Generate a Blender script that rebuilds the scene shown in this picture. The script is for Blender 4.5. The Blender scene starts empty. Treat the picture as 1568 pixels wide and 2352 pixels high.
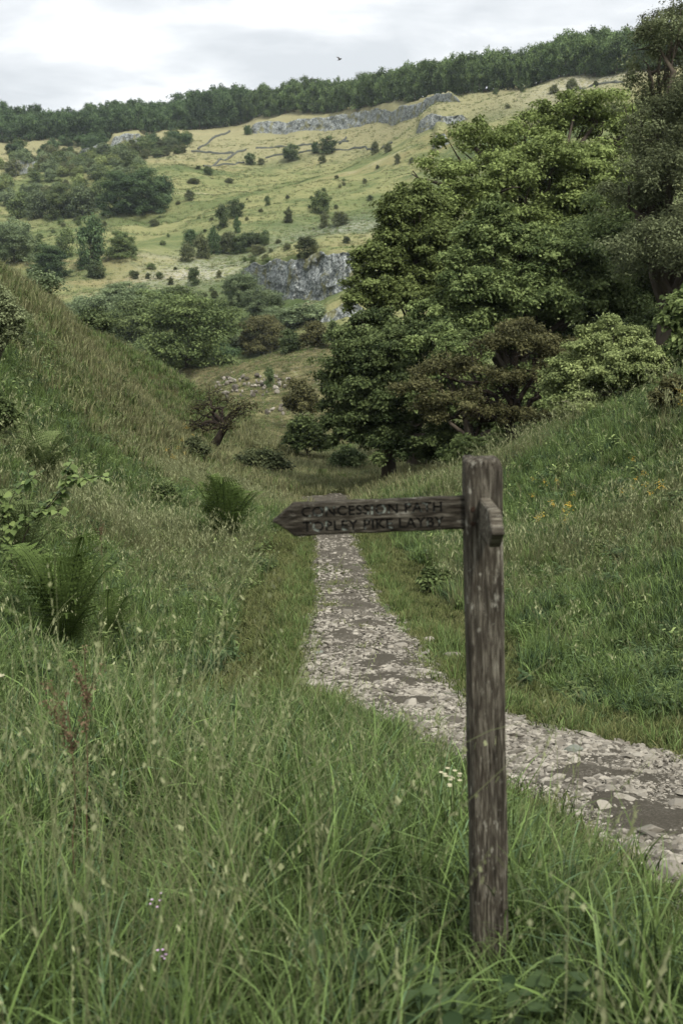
import bpy, bmesh, math, random
import numpy as np
from mathutils import Vector, Matrix, Euler
R = math.radians
rs = np.random.RandomState
random.seed(5)
sc = bpy.context.scene
col = sc.collection

# ---------------------------------------------------------------- camera
PITCH = R(10); FF = 2616.0; CXF, CYF = 784.0, 1176.0      # photo measured in 1568 x 2352 units
cam_d = bpy.data.cameras.new("camera"); cam = bpy.data.objects.new("camera", cam_d); col.objects.link(cam)
cam.location = (0, 0, 0); cam.rotation_euler = (R(90) - PITCH, 0, 0)
cam_d.sensor_fit = 'VERTICAL'; cam_d.sensor_height = 36; cam_d.sensor_width = 24
cam_d.lens = 36 * FF / 2352
cam_d.clip_start = 0.05; cam_d.clip_end = 6000
cam_d.dof.use_dof = True; cam_d.dof.focus_distance = 11.0; cam_d.dof.aperture_fstop = 5.6
sc.camera = cam
sc.view_settings.view_transform = 'Standard'; sc.view_settings.look = 'None'
sc.view_settings.exposure = 0.50; sc.view_settings.gamma = 1.0
sc.render.engine = 'CYCLES'
cy = sc.cycles
cy.max_bounces = 6; cy.diffuse_bounces = 3; cy.glossy_bounces = 2; cy.transmission_bounces = 3; cy.volume_bounces = 0
cy.use_denoising = True
try: cy.denoiser = 'OPENIMAGEDENOISE'
except Exception: pass

# ---------------------------------------------------------------- world + sun
SUN_EL, SUN_AZ = R(50), R(150)           # azimuth measured clockwise from +Y : sun behind and right of the camera
w = bpy.data.worlds.new("World"); sc.world = w; w.use_nodes = True
nt = w.node_tree; N = nt.nodes; L = nt.links; N.clear()
def wn(t, **k):
    n = N.new(t)
    for a, b in k.items(): setattr(n, a, b)
    return n
out = wn('ShaderNodeOutputWorld'); bg = wn('ShaderNodeBackground'); bg.inputs[1].default_value = 0.1
sky = wn('ShaderNodeTexSky', sky_type='NISHITA', sun_disc=False, sun_elevation=SUN_EL, sun_rotation=SUN_AZ)
tc = wn('ShaderNodeTexCoord'); sep = wn('ShaderNodeSeparateXYZ'); L.new(tc.outputs['Generated'], sep.inputs[0])
def wm(op, a, b=None, c=None, clamp=False):
    n = wn('ShaderNodeMath', operation=op, use_clamp=clamp)
    for i, v in enumerate((a, b, c)):
        if v is None: continue
        if hasattr(v, 'links'): L.new(v, n.inputs[i])
        else: n.inputs[i].default_value = v
    return n.outputs[0]
zc = wm('MAXIMUM', sep.outputs[2], 0.0)
den = wm('ADD', zc, 0.12)
cx_ = wm('DIVIDE', sep.outputs[0], den); cy_ = wm('DIVIDE', sep.outputs[1], den)
cmb = wn('ShaderNodeCombineXYZ'); L.new(cx_, cmb.inputs[0]); L.new(cy_, cmb.inputs[1]); cmb.inputs[2].default_value = 8.3
n1 = wn('ShaderNodeTexNoise'); n1.inputs['Scale'].default_value = 1.5; n1.inputs['Detail'].default_value = 6; n1.inputs['Roughness'].default_value = 0.52; n1.inputs['Distortion'].default_value = 0.35
L.new(cmb.outputs[0], n1.inputs['Vector'])
rmp = wn('ShaderNodeValToRGB'); L.new(n1.outputs[0], rmp.inputs[0])
e = rmp.color_ramp.elements
e[0].position = 0.38; e[0].color = (0.57, 0.595, 0.615, 1); e[1].position = 0.53; e[1].color = (0.84, 0.85, 0.86, 1)
m_ = rmp.color_ramp.elements.new(0.46); m_.color = (0.675, 0.695, 0.71, 1)
gain = wm('MULTIPLY', wm('ADD', wm('MULTIPLY', wm('POWER', zc, 1.5), 1.0), 0.88), 10.2)    # an overcast sky brightens towards the zenith
vm = wn('ShaderNodeVectorMath', operation='SCALE'); L.new(rmp.outputs[0], vm.inputs[0]); L.new(gain, vm.inputs['Scale'])
mx = wn('ShaderNodeMix', data_type='RGBA'); mx.inputs[0].default_value = 0.93
L.new(sky.outputs[0], mx.inputs[6]); L.new(vm.outputs[0], mx.inputs[7])
L.new(mx.outputs[2], bg.inputs[0]); L.new(bg.outputs[0], out.inputs[0])
sun_d = bpy.data.lights.new("sun", 'SUN'); sun_d.energy = 2.8; sun_d.angle = R(10); sun_d.color = (1, 0.95, 0.86)
sun = bpy.data.objects.new("sun", sun_d); col.objects.link(sun)
sd = Vector((math.sin(SUN_AZ) * math.cos(SUN_EL), math.cos(SUN_AZ) * math.cos(SUN_EL), math.sin(SUN_EL)))
sun.rotation_euler = sd.to_track_quat('Z', 'Y').to_euler()

# ---------------------------------------------------------------- materials
def tree_nodes(name):
    m = bpy.data.materials.new(name); m.use_nodes = True
    t = m.node_tree; t.nodes.clear()
    return m, t
class NB:
    def __init__(s, name):
        s.m, s.t = tree_nodes(name); s.n = s.t.nodes; s.l = s.t.links
    def node(s, t, **k):
        n = s.n.new(t)
        for a, b in k.items(): setattr(n, a, b)
        return n
    def put(s, inp, v):
        if hasattr(v, 'links'): s.l.new(v, inp)
        elif isinstance(v, (tuple, list)): inp.default_value = tuple(v) + ((1,) if len(v) == 3 and len(inp.default_value) == 4 else ())
        else: inp.default_value = v
    def math(s, op, a, b=0.0, c=0.0, clamp=False):
        n = s.node('ShaderNodeMath', operation=op, use_clamp=clamp)
        s.put(n.inputs[0], a); s.put(n.inputs[1], b); s.put(n.inputs[2], c); return n.outputs[0]
    def noise(s, vec, scale, detail=4, rough=0.5, dist=0.0):
        n = s.node('ShaderNodeTexNoise'); s.put(n.inputs['Vector'], vec)
        n.inputs['Scale'].default_value = scale; n.inputs['Detail'].default_value = detail
        n.inputs['Roughness'].default_value = rough; n.inputs['Distortion'].default_value = dist
        return n.outputs[0]
    def ramp(s, f, pts):
        n = s.node('ShaderNodeValToRGB'); s.put(n.inputs[0], f); e = n.color_ramp.elements
        while len(e) < len(pts): e.new(0.5)
        for q, (p, c) in zip(e, pts): q.position = p; q.color = (c if isinstance(c, tuple) else (c,) * 3) + (1,)
        return n.outputs[0]
    def step(s, f, a, b):
        n = s.node('ShaderNodeMapRange', interpolation_type='SMOOTHSTEP'); s.put(n.inputs[0], f)
        s.put(n.inputs[1], a); s.put(n.inputs[2], b); return n.outputs[0]
    def mix(s, f, a, b, mode='MIX'):
        n = s.node('ShaderNodeMix', data_type='RGBA', blend_type=mode)
        s.put(n.inputs[0], f); s.put(n.inputs[6], a); s.put(n.inputs[7], b); return n.outputs[2]
    def scale(s, v, k):
        n = s.node('ShaderNodeVectorMath', operation='MULTIPLY'); s.put(n.inputs[0], v); s.put(n.inputs[1], k); return n.outputs[0]
    def pos(s): return s.node('ShaderNodeNewGeometry').outputs['Position']
    def obj(s): return s.node('ShaderNodeTexCoord').outputs['Object']
    def attr(s, nm): return s.node('ShaderNodeAttribute', attribute_name=nm).outputs['Fac']
    def rnd(s): return s.node('ShaderNodeObjectInfo').outputs['Random']
    def bump(s, h, st, dist=0.02):
        n = s.node('ShaderNodeBump'); n.inputs['Strength'].default_value = st; n.inputs['Distance'].default_value = dist
        s.put(n.inputs['Height'], h); return n.outputs[0]
    def finish(s, color, rough=0.9, normal=None, spec=0.06):
        p = s.node('ShaderNodeBsdfPrincipled'); s.put(p.inputs['Base Color'], color); s.put(p.inputs['Roughness'], rough)
        p.inputs['Specular IOR Level'].default_value = spec
        if normal is not None: s.l.new(normal, p.inputs['Normal'])
        o = s.node('ShaderNodeOutputMaterial'); s.l.new(p.outputs[0], o.inputs[0]); return s.m

def leaf_mat(name, dark, light, var=0.25, trans=0.3, rough=0.6, hue=None, spec=0.06):
    """foliage: per-leaf attribute v and per-object random vary the colour between two greens"""
    b = NB(name)
    v = b.attr('v'); r = b.rnd()
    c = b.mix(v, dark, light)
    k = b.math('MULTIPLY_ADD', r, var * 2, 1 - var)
    sc_ = b.node('ShaderNodeVectorMath', operation='SCALE'); b.put(sc_.inputs[0], c); b.put(sc_.inputs['Scale'], k)
    c = sc_.outputs[0]
    if hue: c = b.mix(b.math('MULTIPLY', b.math('POWER', r, 2.0), 0.7), c, hue)
    p = b.node('ShaderNodeBsdfPrincipled'); b.put(p.inputs['Base Color'], c)
    p.inputs['Roughness'].default_value = rough; p.inputs['Specular IOR Level'].default_value = spec
    t = b.node('ShaderNodeBsdfTranslucent'); b.put(t.inputs[0], c)
    ms = b.node('ShaderNodeMixShader'); ms.inputs[0].default_value = trans
    b.l.new(p.outputs[0], ms.inputs[1]); b.l.new(t.outputs[0], ms.inputs[2])
    o = b.node('ShaderNodeOutputMaterial'); b.l.new(ms.outputs[0], o.inputs[0])
    return b.m
M = {}
M['ash'] = leaf_mat('yellow_green_leaves', (0.050, 0.068, 0.018), (0.27, 0.335, 0.115))
M['syc'] = leaf_mat('sycamore_leaves', (0.045, 0.070, 0.024), (0.28, 0.35, 0.13))
M['dark'] = leaf_mat('dark_leaves', (0.024, 0.040, 0.014), (0.185, 0.235, 0.090))
M['willow'] = leaf_mat('grey_green_leaves', (0.052, 0.062, 0.030), (0.27, 0.31, 0.16))
M['brown'] = leaf_mat('brown_hawthorn_leaves', (0.036, 0.038, 0.016), (0.205, 0.200, 0.088))
M['pale'] = leaf_mat('pale_green_leaves', (0.080, 0.105, 0.038), (0.36, 0.42, 0.17))
M['wood'] = leaf_mat('woodland_leaves', (0.026, 0.052, 0.024), (0.155, 0.225, 0.098), 0.3)
M['mid'] = leaf_mat('valley_leaves', (0.040, 0.066, 0.027), (0.23, 0.285, 0.115), 0.25)
M['midg'] = leaf_mat('greyish_valley_leaves', (0.070, 0.100, 0.050), (0.26, 0.32, 0.165), 0.2)
M['scrub'] = leaf_mat('scrub_leaves', (0.045, 0.062, 0.030), (0.18, 0.205, 0.095), 0.35, hue=(0.17, 0.175, 0.085))
M['fern'] = leaf_mat('fern_fronds', (0.012, 0.026, 0.008), (0.130, 0.185, 0.052), 0.15)
M['weed'] = leaf_mat('weed_leaves', (0.028, 0.050, 0.020), (0.11, 0.16, 0.065), 0.2, rough=0.4)
M['bramble'] = leaf_mat('bramble_leaves', (0.06, 0.10, 0.03), (0.24, 0.31, 0.11), 0.15, rough=0.4)
M['grass'] = leaf_mat('meadow_grass', (0.006, 0.013, 0.003), (0.215, 0.320, 0.092), 0.5, trans=0.2, rough=0.38, hue=(0.125, 0.165, 0.070))  # near-black end puts the shade among the blades into their colour
M['bluegrass'] = leaf_mat('blue_green_grass', (0.006, 0.014, 0.006), (0.150, 0.235, 0.115), 0.3, trans=0.22, rough=0.35)  # dark end also carries painted shade deep in the sward
M['turf'] = leaf_mat('short_turf', (0.035, 0.052, 0.016), (0.220, 0.255, 0.090), 0.25, trans=0.3, hue=(0.20, 0.19, 0.09))
M['dry'] = leaf_mat('dry_grass', (0.050, 0.052, 0.022), (0.40, 0.385, 0.205), 0.3, trans=0.3, hue=(0.12, 0.16, 0.06))
M['seed'] = leaf_mat('seed_heads', (0.14, 0.16, 0.07), (0.36, 0.38, 0.21), 0.25, trans=0.25)
def bark(name, c1, c2, sc_=1.0):
    b = NB(name); o = b.obj()
    n = b.noise(b.scale(o, (6 * sc_, 6 * sc_, 1.2 * sc_)), 1.5, 5, 0.6)
    return b.finish(b.mix(n, c1, c2), 0.9, b.bump(n, 0.6, 0.03))
M['bark'] = bark('tree_bark', (0.035, 0.028, 0.020), (0.13, 0.11, 0.085))
M['darkbark'] = bark('dark_bark', (0.015, 0.012, 0.010), (0.06, 0.048, 0.036))
M['palebark'] = bark('pale_bark', (0.10, 0.085, 0.065), (0.24, 0.215, 0.17))

# post and board: weathered oak
def wood_mat(name, axis, dark=1.0, lichen=0.5):
    b = NB(name); o = b.obj()
    s1 = {'z': (1, 1, 0.085), 'x': (0.10, 1, 1), 'y': (1, .07, 1)}[axis]
    v = b.scale(o, s1)
    g1 = b.noise(v, 150, 6, 0.65, 0.4); g2 = b.noise(v, 45, 4, 0.55, 0.8); big = b.noise(o, 6, 4, 0.6)
    c = b.ramp(g1, [(0.32, (0.010 * dark, 0.008 * dark, 0.006 * dark)), (0.5, (0.066 * dark, 0.058 * dark, 0.044 * dark)), (0.68, (0.205 * dark, 0.190 * dark, 0.150 * dark))])
    c = b.mix(b.step(g2, 0.46, 0.70), c, (0.024 * dark, 0.021 * dark, 0.016 * dark))
    c = b.mix(b.math('MULTIPLY', b.step(big, 0.48, 0.68), 0.35), c, (0.040 * dark, 0.034 * dark, 0.028 * dark))
    li = b.noise(b.scale(o, tuple(0.35 + 0.65 * q for q in s1)), 60, 4, 0.7)
    li2 = b.noise(o, 14, 3, 0.6)
    mask = b.math('MULTIPLY', b.step(li, 0.56, 0.68), b.step(li2, 0.44, 0.60))
    c = b.mix(b.math('MULTIPLY', mask, lichen), c, (0.30, 0.29, 0.24))
    h = b.math('ADD', g1, b.math('MULTIPLY', g2, 0.8))
    return b.finish(c, 0.88, b.bump(h, 1.0, 0.005), 0.05)
M['post'] = wood_mat('weathered_oak_post', 'z', 1.0, 0.75)
M['board'] = wood_mat('weathered_oak_board', 'x', 0.62, 0.8)
M['board_y'] = wood_mat('grey_weathered_oak', 'y', 1.5, 1.0)
b = NB('engraved_letters'); n_ = b.noise(b.obj(), 45, 3, 0.6)
M['letter'] = b.finish(b.ramp(n_, [(0.57, (0.009, 0.009, 0.008)), (0.66, (0.26, 0.29, 0.25))]), 0.9)
b = NB('rusty_bolt'); M['bolt'] = b.finish(b.mix(b.noise(b.obj(), 300), (0.012, 0.010, 0.009), (0.05, 0.03, 0.02)), 0.7)
b = NB('rust_stain'); M['rust'] = b.finish(b.mix(b.noise(b.obj(), 120), (0.05, 0.02, 0.01), (0.22, 0.08, 0.02)), 0.9)

def stone_mat(name, c1, c2, c3):
    b = NB(name); o = b.pos(); n = b.noise(o, 18, 5, 0.6); n2 = b.noise(o, 90, 4, 0.6)
    c = b.mix(b.rnd(), c1, c2); c = b.mix(b.step(n, 0.5, 0.75), c, c3)
    c = b.mix(b.math('MULTIPLY', b.step(n2, .5, .8), .4), c, (0.12, 0.11, 0.09))
    return b.finish(c, 0.85, b.bump(n2, 0.5, 0.01))
M['stone'] = stone_mat('limestone', (0.065, 0.058, 0.047), (0.32, 0.295, 0.245), (0.15, 0.134, 0.104))
M['greystone'] = stone_mat('grey_mossy_stone', (0.15, 0.16, 0.13), (0.17, 0.18, 0.15), (0.10, 0.12, 0.07))
M['wall'] = stone_mat('dry_stone', (0.06, 0.068, 0.058), (0.10, 0.105, 0.088), (0.15, 0.15, 0.125))
b = NB('stony_soil'); o = b.pos(); n = b.noise(o, 3.0, 5, 0.6); n2 = b.noise(o, 60, 6, 0.8); n3 = b.noise(o, 1.3, 4, 0.5)
c = b.mix(n2, (0.020, 0.017, 0.013), (0.140, 0.126, 0.098)); c = b.mix(b.math('MULTIPLY', b.math('MULTIPLY', b.step(n, 0.45, 0.66), b.step(n2, .48, .62)), .8), c, (0.24, 0.22, 0.18))
M['soil'] = b.finish(c, 0.95, b.bump(n2, 0.8, 0.03))
def cliff_mat(name, c1, c2, c3, k):
    b = NB(name); o = b.pos(); v = b.scale(o, (1, 1, 0.7))
    vo = b.node('ShaderNodeTexVoronoi', feature='DISTANCE_TO_EDGE'); b.put(vo.inputs['Vector'], b.scale(o, (1, 1, 0.7))); vo.inputs['Scale'].default_value = 0.34 * k; crack = b.step(vo.outputs[0], 0.09, 0.0)
    n = b.noise(v, 0.28 * k, 6, 0.65, 0.5); n2 = b.noise(v, 1.1 * k, 5, 0.65); n3 = b.noise(o, 0.10 * k, 4, 0.6)
    c = b.ramp(n2, [(0.3, c1), (0.52, c2), (0.72, c3)])
    c = b.mix(b.math('MULTIPLY', b.step(n, 0.50, 0.60), 0.75), c, c1)
    c = b.mix(b.math('MULTIPLY', crack, 0.8), c, c1)
    c = b.mix(b.math('MULTIPLY', b.step(n3, 0.52, 0.62), 0.8), c, (0.17, 0.165, 0.075))
    return b.finish(c, 0.9, b.bump(n2, 1.0, 0.8 / k))
M['crag'] = cliff_mat('grey_limestone_cliff', (0.050, 0.058, 0.058), (0.27, 0.29, 0.28), (0.56, 0.58, 0.55), 2.6)
M['scree'] = cliff_mat('dark_crumbling_rock', (0.04, 0.04, 0.035), (0.10, 0.095, 0.08), (0.36, 0.36, 0.33), 5.0)

# terrain material
b = NB('hillside_turf'); o = b.pos()
far = b.attr('far'); dry = b.attr('dry'); stn = b.attr('stony')
# near: thatch, its colour darkened to stand for shade between the blades
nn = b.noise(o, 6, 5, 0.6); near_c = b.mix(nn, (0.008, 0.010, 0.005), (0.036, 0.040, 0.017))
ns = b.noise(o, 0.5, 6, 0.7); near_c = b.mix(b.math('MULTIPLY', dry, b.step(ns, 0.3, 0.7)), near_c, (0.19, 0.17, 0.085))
# far: pasture
v = b.scale(o, (0.55, 1.0, 1.6))
f1 = b.noise(v, 0.022, 6, 0.62, 0.6); f2 = b.noise(v, 0.12, 6, 0.65, 0.4); f3 = b.noise(o, 0.9, 5, 0.7); f4 = b.noise(v, 0.05, 5, 0.6, 1.0)
fc = b.ramp(f1, [(0.36, (0.070, 0.098, 0.040)), (0.46, (0.130, 0.155, 0.065)), (0.55, (0.215, 0.218, 0.100)), (0.66, (0.225, 0.200, 0.100))])
fc = b.mix(b.math('MULTIPLY', b.step(f2, 0.50, 0.62), 0.75), fc, (0.085, 0.115, 0.048))
fc = b.mix(b.math('MULTIPLY', b.step(f4, 0.60, 0.72), 0.7), fc, (0.34, 0.315, 0.20))
fc = b.mix(dry, fc, b.mix(f3, (0.235, 0.215, 0.118), (0.33, 0.30, 0.18)))
fc = b.mix(b.math('MULTIPLY', b.step(f3, 0.44, 0.68), 0.40), fc, (0.125, 0.14, 0.062))
fc = b.mix(b.math('MULTIPLY', stn, b.step(f3, 0.40, 0.6)), fc, (0.40, 0.39, 0.34))
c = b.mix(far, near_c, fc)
spf = b.noise(o, 0.35, 5, 0.7); spn = b.noise(o, 1.6, 4, 0.75)
spc = b.ramp(spf, [(0.36, (0.070, 0.070, 0.038)), (0.5, (0.125, 0.112, 0.058)), (0.62, (0.19, 0.18, 0.090))])
spc = b.mix(b.math('MULTIPLY', b.step(spn, 0.60, 0.70), 0.8), spc, (0.38, 0.36, 0.30))
c = b.mix(b.attr('spur'), c, spc)
hb = b.math('ADD', b.math('MULTIPLY', f3, 1.0), b.math('MULTIPLY', nn, 0.03))
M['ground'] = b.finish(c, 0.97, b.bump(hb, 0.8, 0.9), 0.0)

# ---------------------------------------------------------------- helpers: naming, mesh building
def tag(o, label=None, cat=None, group=None, kind=None):
    if label: o['label'] = label
    if cat: o['category'] = cat
    if group: o['group'] = group
    if kind: o['kind'] = kind
    return o
def mesh_np(name, V, F=None, T=None, mat=None, v=None, smooth=False):
    """V (n,3); F quads (m,4); T tris (k,3); v: per-vertex value attribute"""
    me = bpy.data.meshes.new(name)
    parts = []
    nF = 0 if F is None else len(F); nT = 0 if T is None else len(T)
    me.vertices.add(len(V)); me.vertices.foreach_set('co', np.asarray(V, dtype=np.float32).ravel())
    me.loops.add(nF * 4 + nT * 3); me.polygons.add(nF + nT)
    li = []
    if nF: li.append(np.asarray(F, dtype=np.int32).ravel())
    if nT: li.append(np.asarray(T, dtype=np.int32).ravel())
    me.loops.foreach_set('vertex_index', np.concatenate(li))
    st = np.concatenate([np.arange(nF) * 4, nF * 4 + np.arange(nT) * 3]).astype(np.int32)
    me.polygons.foreach_set('loop_start', st)
    if smooth: me.polygons.foreach_set('use_smooth', np.ones(nF + nT, dtype=bool))
    if v is not None:
        a = me.attributes.new('v', 'FLOAT', 'POINT'); a.data.foreach_set('value', np.asarray(v, dtype=np.float32))
    me.update(calc_edges=True)
    if mat: me.materials.append(mat)
    return me
def link(name, me, parent=None, loc=None):
    o = bpy.data.objects.new(name, me); col.objects.link(o)
    if parent: o.parent = parent
    if loc is not None: o.location = loc
    return o
def empty(name, loc, rz=0.0):
    o = bpy.data.objects.new(name, None); col.objects.link(o); o.location = loc; o.rotation_euler = (0, 0, rz); o.empty_display_size = 0.2
    return o
class MB:
    def __init__(s): s.V = []; s.F = []; s.T = []; s.v = []; s.n = 0
    def add(s, V, F=None, T=None, v=0.5):
        V = np.asarray(V, float)
        if F is not None and len(F): s.F.append(np.asarray(F) + s.n)
        if T is not None and len(T): s.T.append(np.asarray(T) + s.n)
        s.V.append(V); s.v.append(np.full(len(V), v) if np.isscalar(v) else np.asarray(v)); s.n += len(V)
    def mesh(s, name, mat, smooth=False):
        return mesh_np(name, np.concatenate(s.V), np.concatenate(s.F) if s.F else None, np.concatenate(s.T) if s.T else None, mat, np.concatenate(s.v), smooth)
def tube(mb, P, rad, sides=6, v=0.5):
    P = np.asarray(P, float); n = len(P); rad = np.broadcast_to(rad, (n,))
    T = np.gradient(P, axis=0); T /= np.linalg.norm(T, axis=1)[:, None] + 1e-9
    ref = np.array([0, 0, 1.0]) if abs(T[0, 2]) < 0.9 else np.array([1.0, 0, 0])
    A = np.cross(T, ref); A /= np.linalg.norm(A, axis=1)[:, None] + 1e-9; B = np.cross(T, A)
    a = np.arange(sides) * 2 * np.pi / sides
    V = P[:, None, :] + rad[:, None, None] * (np.cos(a)[None, :, None] * A[:, None, :] + np.sin(a)[None, :, None] * B[:, None, :])
    i = np.arange(n - 1)[:, None] * sides; j = np.arange(sides)[None, :]; k = (j + 1) % sides
    F = np.stack([i + j, i + k, i + sides + k, i + sides + j], -1).reshape(-1, 4)
    mb.add(V.reshape(-1, 3), F, v=v)
def bent(p0, p1, n, wob, r, up=0.0):
    t = np.linspace(0, 1, n)[:, None]; p0 = np.array(p0, float); p1 = np.array(p1, float); d = np.linalg.norm(p1 - p0)
    P = p0 + (p1 - p0) * t
    W = r.normal(0, 1, (n, 3)); W = np.cumsum(W, axis=0); W -= W[0] + (W[-1] - W[0]) * t
    P = P + W * wob * d / math.sqrt(n)
    P[:, 2] += up * d * np.sin(np.pi * t[:, 0])
    return P

# value noise
_P = rs(7).rand(256, 256)
def vnoise(x, y):
    xi = np.floor(x).astype(int); yi = np.floor(y).astype(int); fx = x - xi; fy = y - yi
    fx = fx * fx * (3 - 2 * fx); fy = fy * fy * (3 - 2 * fy)
    a = _P[xi % 256, yi % 256]; b_ = _P[(xi + 1) % 256, yi % 256]; c_ = _P[xi % 256, (yi + 1) % 256]; d = _P[(xi + 1) % 256, (yi + 1) % 256]
    return (a * (1 - fx) + b_ * fx) * (1 - fy) + (c_ * (1 - fx) + d * fx) * fy - 0.5
def fbm(x, y, o=4):
    s = 0; a = 1; f = 1
    for i in range(o): s = s + a * vnoise(x * f + 17.3 * i, y * f + 5.1 * i); a *= .5; f *= 2.03
    return s
def sstep(x, a, b):
    t = np.clip((x - a) / (b - a), 0, 1); return t * t * (3 - 2 * t)

# ---------------------------------------------------------------- terrain heights
cP, sP = math.cos(PITCH), math.sin(PITCH)
def ray(fx, fy):
    yu = -(fy - CYF) / FF
    return np.array([(fx - CXF) / FF, cP + yu * sP, -sP + yu * cP])
def at(fx, fy, Y):
    d = ray(fx, fy); return d * (Y / d[1])
C = []                                     # control points (x, y, z)
def cp(fx, fy, Y, dz=0.0): p = at(fx, fy, Y); C.append((p[0], p[1], p[2] + dz))
def cz(az, Y, z): C.append((Y * math.tan(R(az)), Y, z))
for a in (-60, -35, -15, 0, 15, 35, 60):
    cz(a, 0.4, -1.80); cz(a, 1.3, -1.80)
for q in [(-1.2, 2.4, -1.75), (-.4, 2.4, -1.78), (.4, 2.4, -1.82), (0.5, 2.95, -1.83), (1.3, 2.4, -1.86), (-1.2, 3.6, -1.95), (-.3, 3.6, -2.02), (.4, 3.7, -2.1), (1.1, 3.6, -2.14),
          (-2.2, 5, -2.1), (-1.2, 5, -2.3), (-.3, 5.0, -2.42), (.5, 5.0, -2.55), (-3.5, 5, -1.7)]: C.append(q)
# path
for q in [(1568, 1960, 4.75), (1700, 1850, 5.6), (1568, 1850, 5.7), (1400, 1780, 6.2), (1250, 1740, 6.7), (1568, 1730, 6.9), (1200, 1645, 8.0), (1000, 1640, 8.0), (850, 1580, 8.9), (980, 1510, 10.2), (830, 1500, 10.8),
          (700, 1480, 11.4), (790, 1400, 14), (780, 1300, 19.5), (765, 1230, 26), (770, 1165, 36)]: cp(*q)
# left bank and left slope
for q in [(300, 2000, 3.9, -.35), (100, 1700, 5.2, -.35), (600, 1700, 6.3, -.3), (300, 1500, 9, -.3), (600, 1500, 10.3, -.2), (0, 1400, 8.5, -.3), (0, 1200, 13, -.3), (250, 1250, 17, -.2), (600, 1300, 19, -.1),
          (500, 1200, 24, -.1), (0, 1050, 17, -.2), (150, 1090, 22, -.2), (400, 1110, 34, -.1), (560, 1100, 44), (640, 1065, 58), (700, 1120, 46), (740, 1075, 60), (0, 900, 22, -.2), (0, 780, 29, -.2), (100, 800, 34), (200, 900, 36), (250, 1000, 36),
          (0, 615, 45, -.45), (60, 645, 50, -.45), (130, 690, 60, -.5), (175, 745, 66, -.5), (225, 758, 72, -.5), (280, 788, 79, -.5), (350, 826, 88, -.5), (400, 850, 95, -.5), (300, 900, 58), (400, 950, 66), (470, 900, 92), (520, 1000, 68), (560, 960, 85), (600, 1000, 76)]: cp(*q)
# behind the left crest the ground falls into the hidden dale
for az, Y, e_ in [(-17, 75, -1), (-17, 120, -4.6), (-17, 200, -2.6), (-14, 100, -4), (-14, 150, -5), (-14, 220, -2.0), (-11, 120, -5), (-11, 170, -4.4), (-8, 135, -4.7), (-8, 170, -3.7),
                  (-35, 40, 8), (-35, 80, 2), (-35, 140, -3), (-35, 350, 3), (-60, 30, 9), (-60, 350, 3), (-35, 18, 0), (-60, 15, 1), (-35, 8, -8), (-60, 8, -7)]:
    cz(az, Y, math.tan(R(e_)) * Y)
# stony spur in the middle
for q in [(420, 850, 150), (600, 822, 150), (780, 792, 145), (560, 965, 100), (640, 1045, 78), (700, 900, 115), (720, 1020, 85), (780, 1060, 66), (800, 900, 110), (500, 900, 125)]: cp(*q)
for az, Y, e_ in [(-6, 175, -3.8), (-2, 175, -3.6), (3, 175, -3.2), (8, 175, -3), (14, 175, -2.5)]: cz(az, Y, math.tan(R(e_)) * Y)
# right slope
for q in [(1150, 1065, 34), (1250, 1005, 31), (1330, 985, 29.5), (1400, 965, 28), (1568, 885, 25), (1150, 1150, 24, -.1), (1300, 1300, 14.5, -.2), (1568, 1300, 12, -.25), (1568, 1100, 17, -.2), (1568, 1550, 8.3, -.25), (1300, 1500, 9.8, -.2), (1050, 1350, 15.5, -.1),
          (950, 1200, 27), (900, 1120, 38), (1000, 1090, 38), (850, 1095, 52)]: cp(*q)
for az, Y, e_ in [(9, 45, -8.3), (13, 40, -7.5), (16, 36, -6), (20, 30, -2), (12, 60, -6.2), (17, 60, -4), (5, 60, -7.0), (9, 90, -4.5), (15, 90, -2.5), (3, 90, -5.5), (35, 25, 6), (35, 60, 6), (35, 120, 5), (60, 20, 8), (60, 60, 8),
                  (35, 12, -3), (60, 12, -2), (35, 6, -16), (60, 6, -14), (35, 250, 6), (60, 250, 7), (25, 250, 4)]: cz(az, Y, math.tan(R(e_)) * Y)
# far hillside
for q in [(400, 842, 195), (600, 740, 230), (300, 700, 250), (760, 730, 210), (0, 620, 330), (250, 600, 330), (450, 560, 350), (600, 620, 290), (820, 600, 270), (850, 560, 300), (0, 480, 470), (250, 490, 420), (500, 470, 410), (700, 450, 400),
          (1000, 400, 390), (0, 335, 640), (200, 322, 640), (430, 302, 640), (560, 287, 650), (330, 390, 520), (450, 360, 560), (650, 350, 560), (850, 340, 520), (700, 268, 610), (880, 247, 560), (1050, 226, 500), (1250, 197, 450), (1440, 176, 420), (1568, 158, 400),
          (1000, 300, 440), (1250, 300, 370), (1300, 420, 290), (1100, 550, 260), (1500, 300, 330), (1500, 500, 250), (750, 790, 165)]: cp(*q)
for az, Y, z in [(-17, 720, 118), (-10, 720, 112), (-4, 740, 117), (3, 650, 106), (9, 560, 98), (16, 480, 92), (-17, 900, 128), (-6, 900, 124), (5, 900, 110), (17, 900, 96), (-35, 900, 130), (35, 900, 95), (60, 900, 95), (-60, 900, 130),
                 (-17, 2500, 60), (0, 2500, 60), (17, 2500, 60), (-60, 2500, 60), (60, 2500, 60), (-35, 640, 100), (35, 420, 90), (-60, 600, 100), (60, 400, 90)]: cz(az, Y, z)
C = np.array(C)
def feat(x, y):
    r_ = np.hypot(x, y); az = np.arctan2(x, y); az = np.clip(az, -1.25, 1.25)
    return np.stack([az * 2.6, np.log(np.maximum(r_, 0.8))], -1), r_
def tps(d2): return 0.5 * d2 * np.log(d2 + 1e-12)
cf, cr = feat(C[:, 0], C[:, 1]); cg = C[:, 2] / np.sqrt(cr ** 2 + 9)
n = len(C); K = tps(((cf[:, None] - cf[None]) ** 2).sum(-1)) + np.eye(n) * 2e-4
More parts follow.
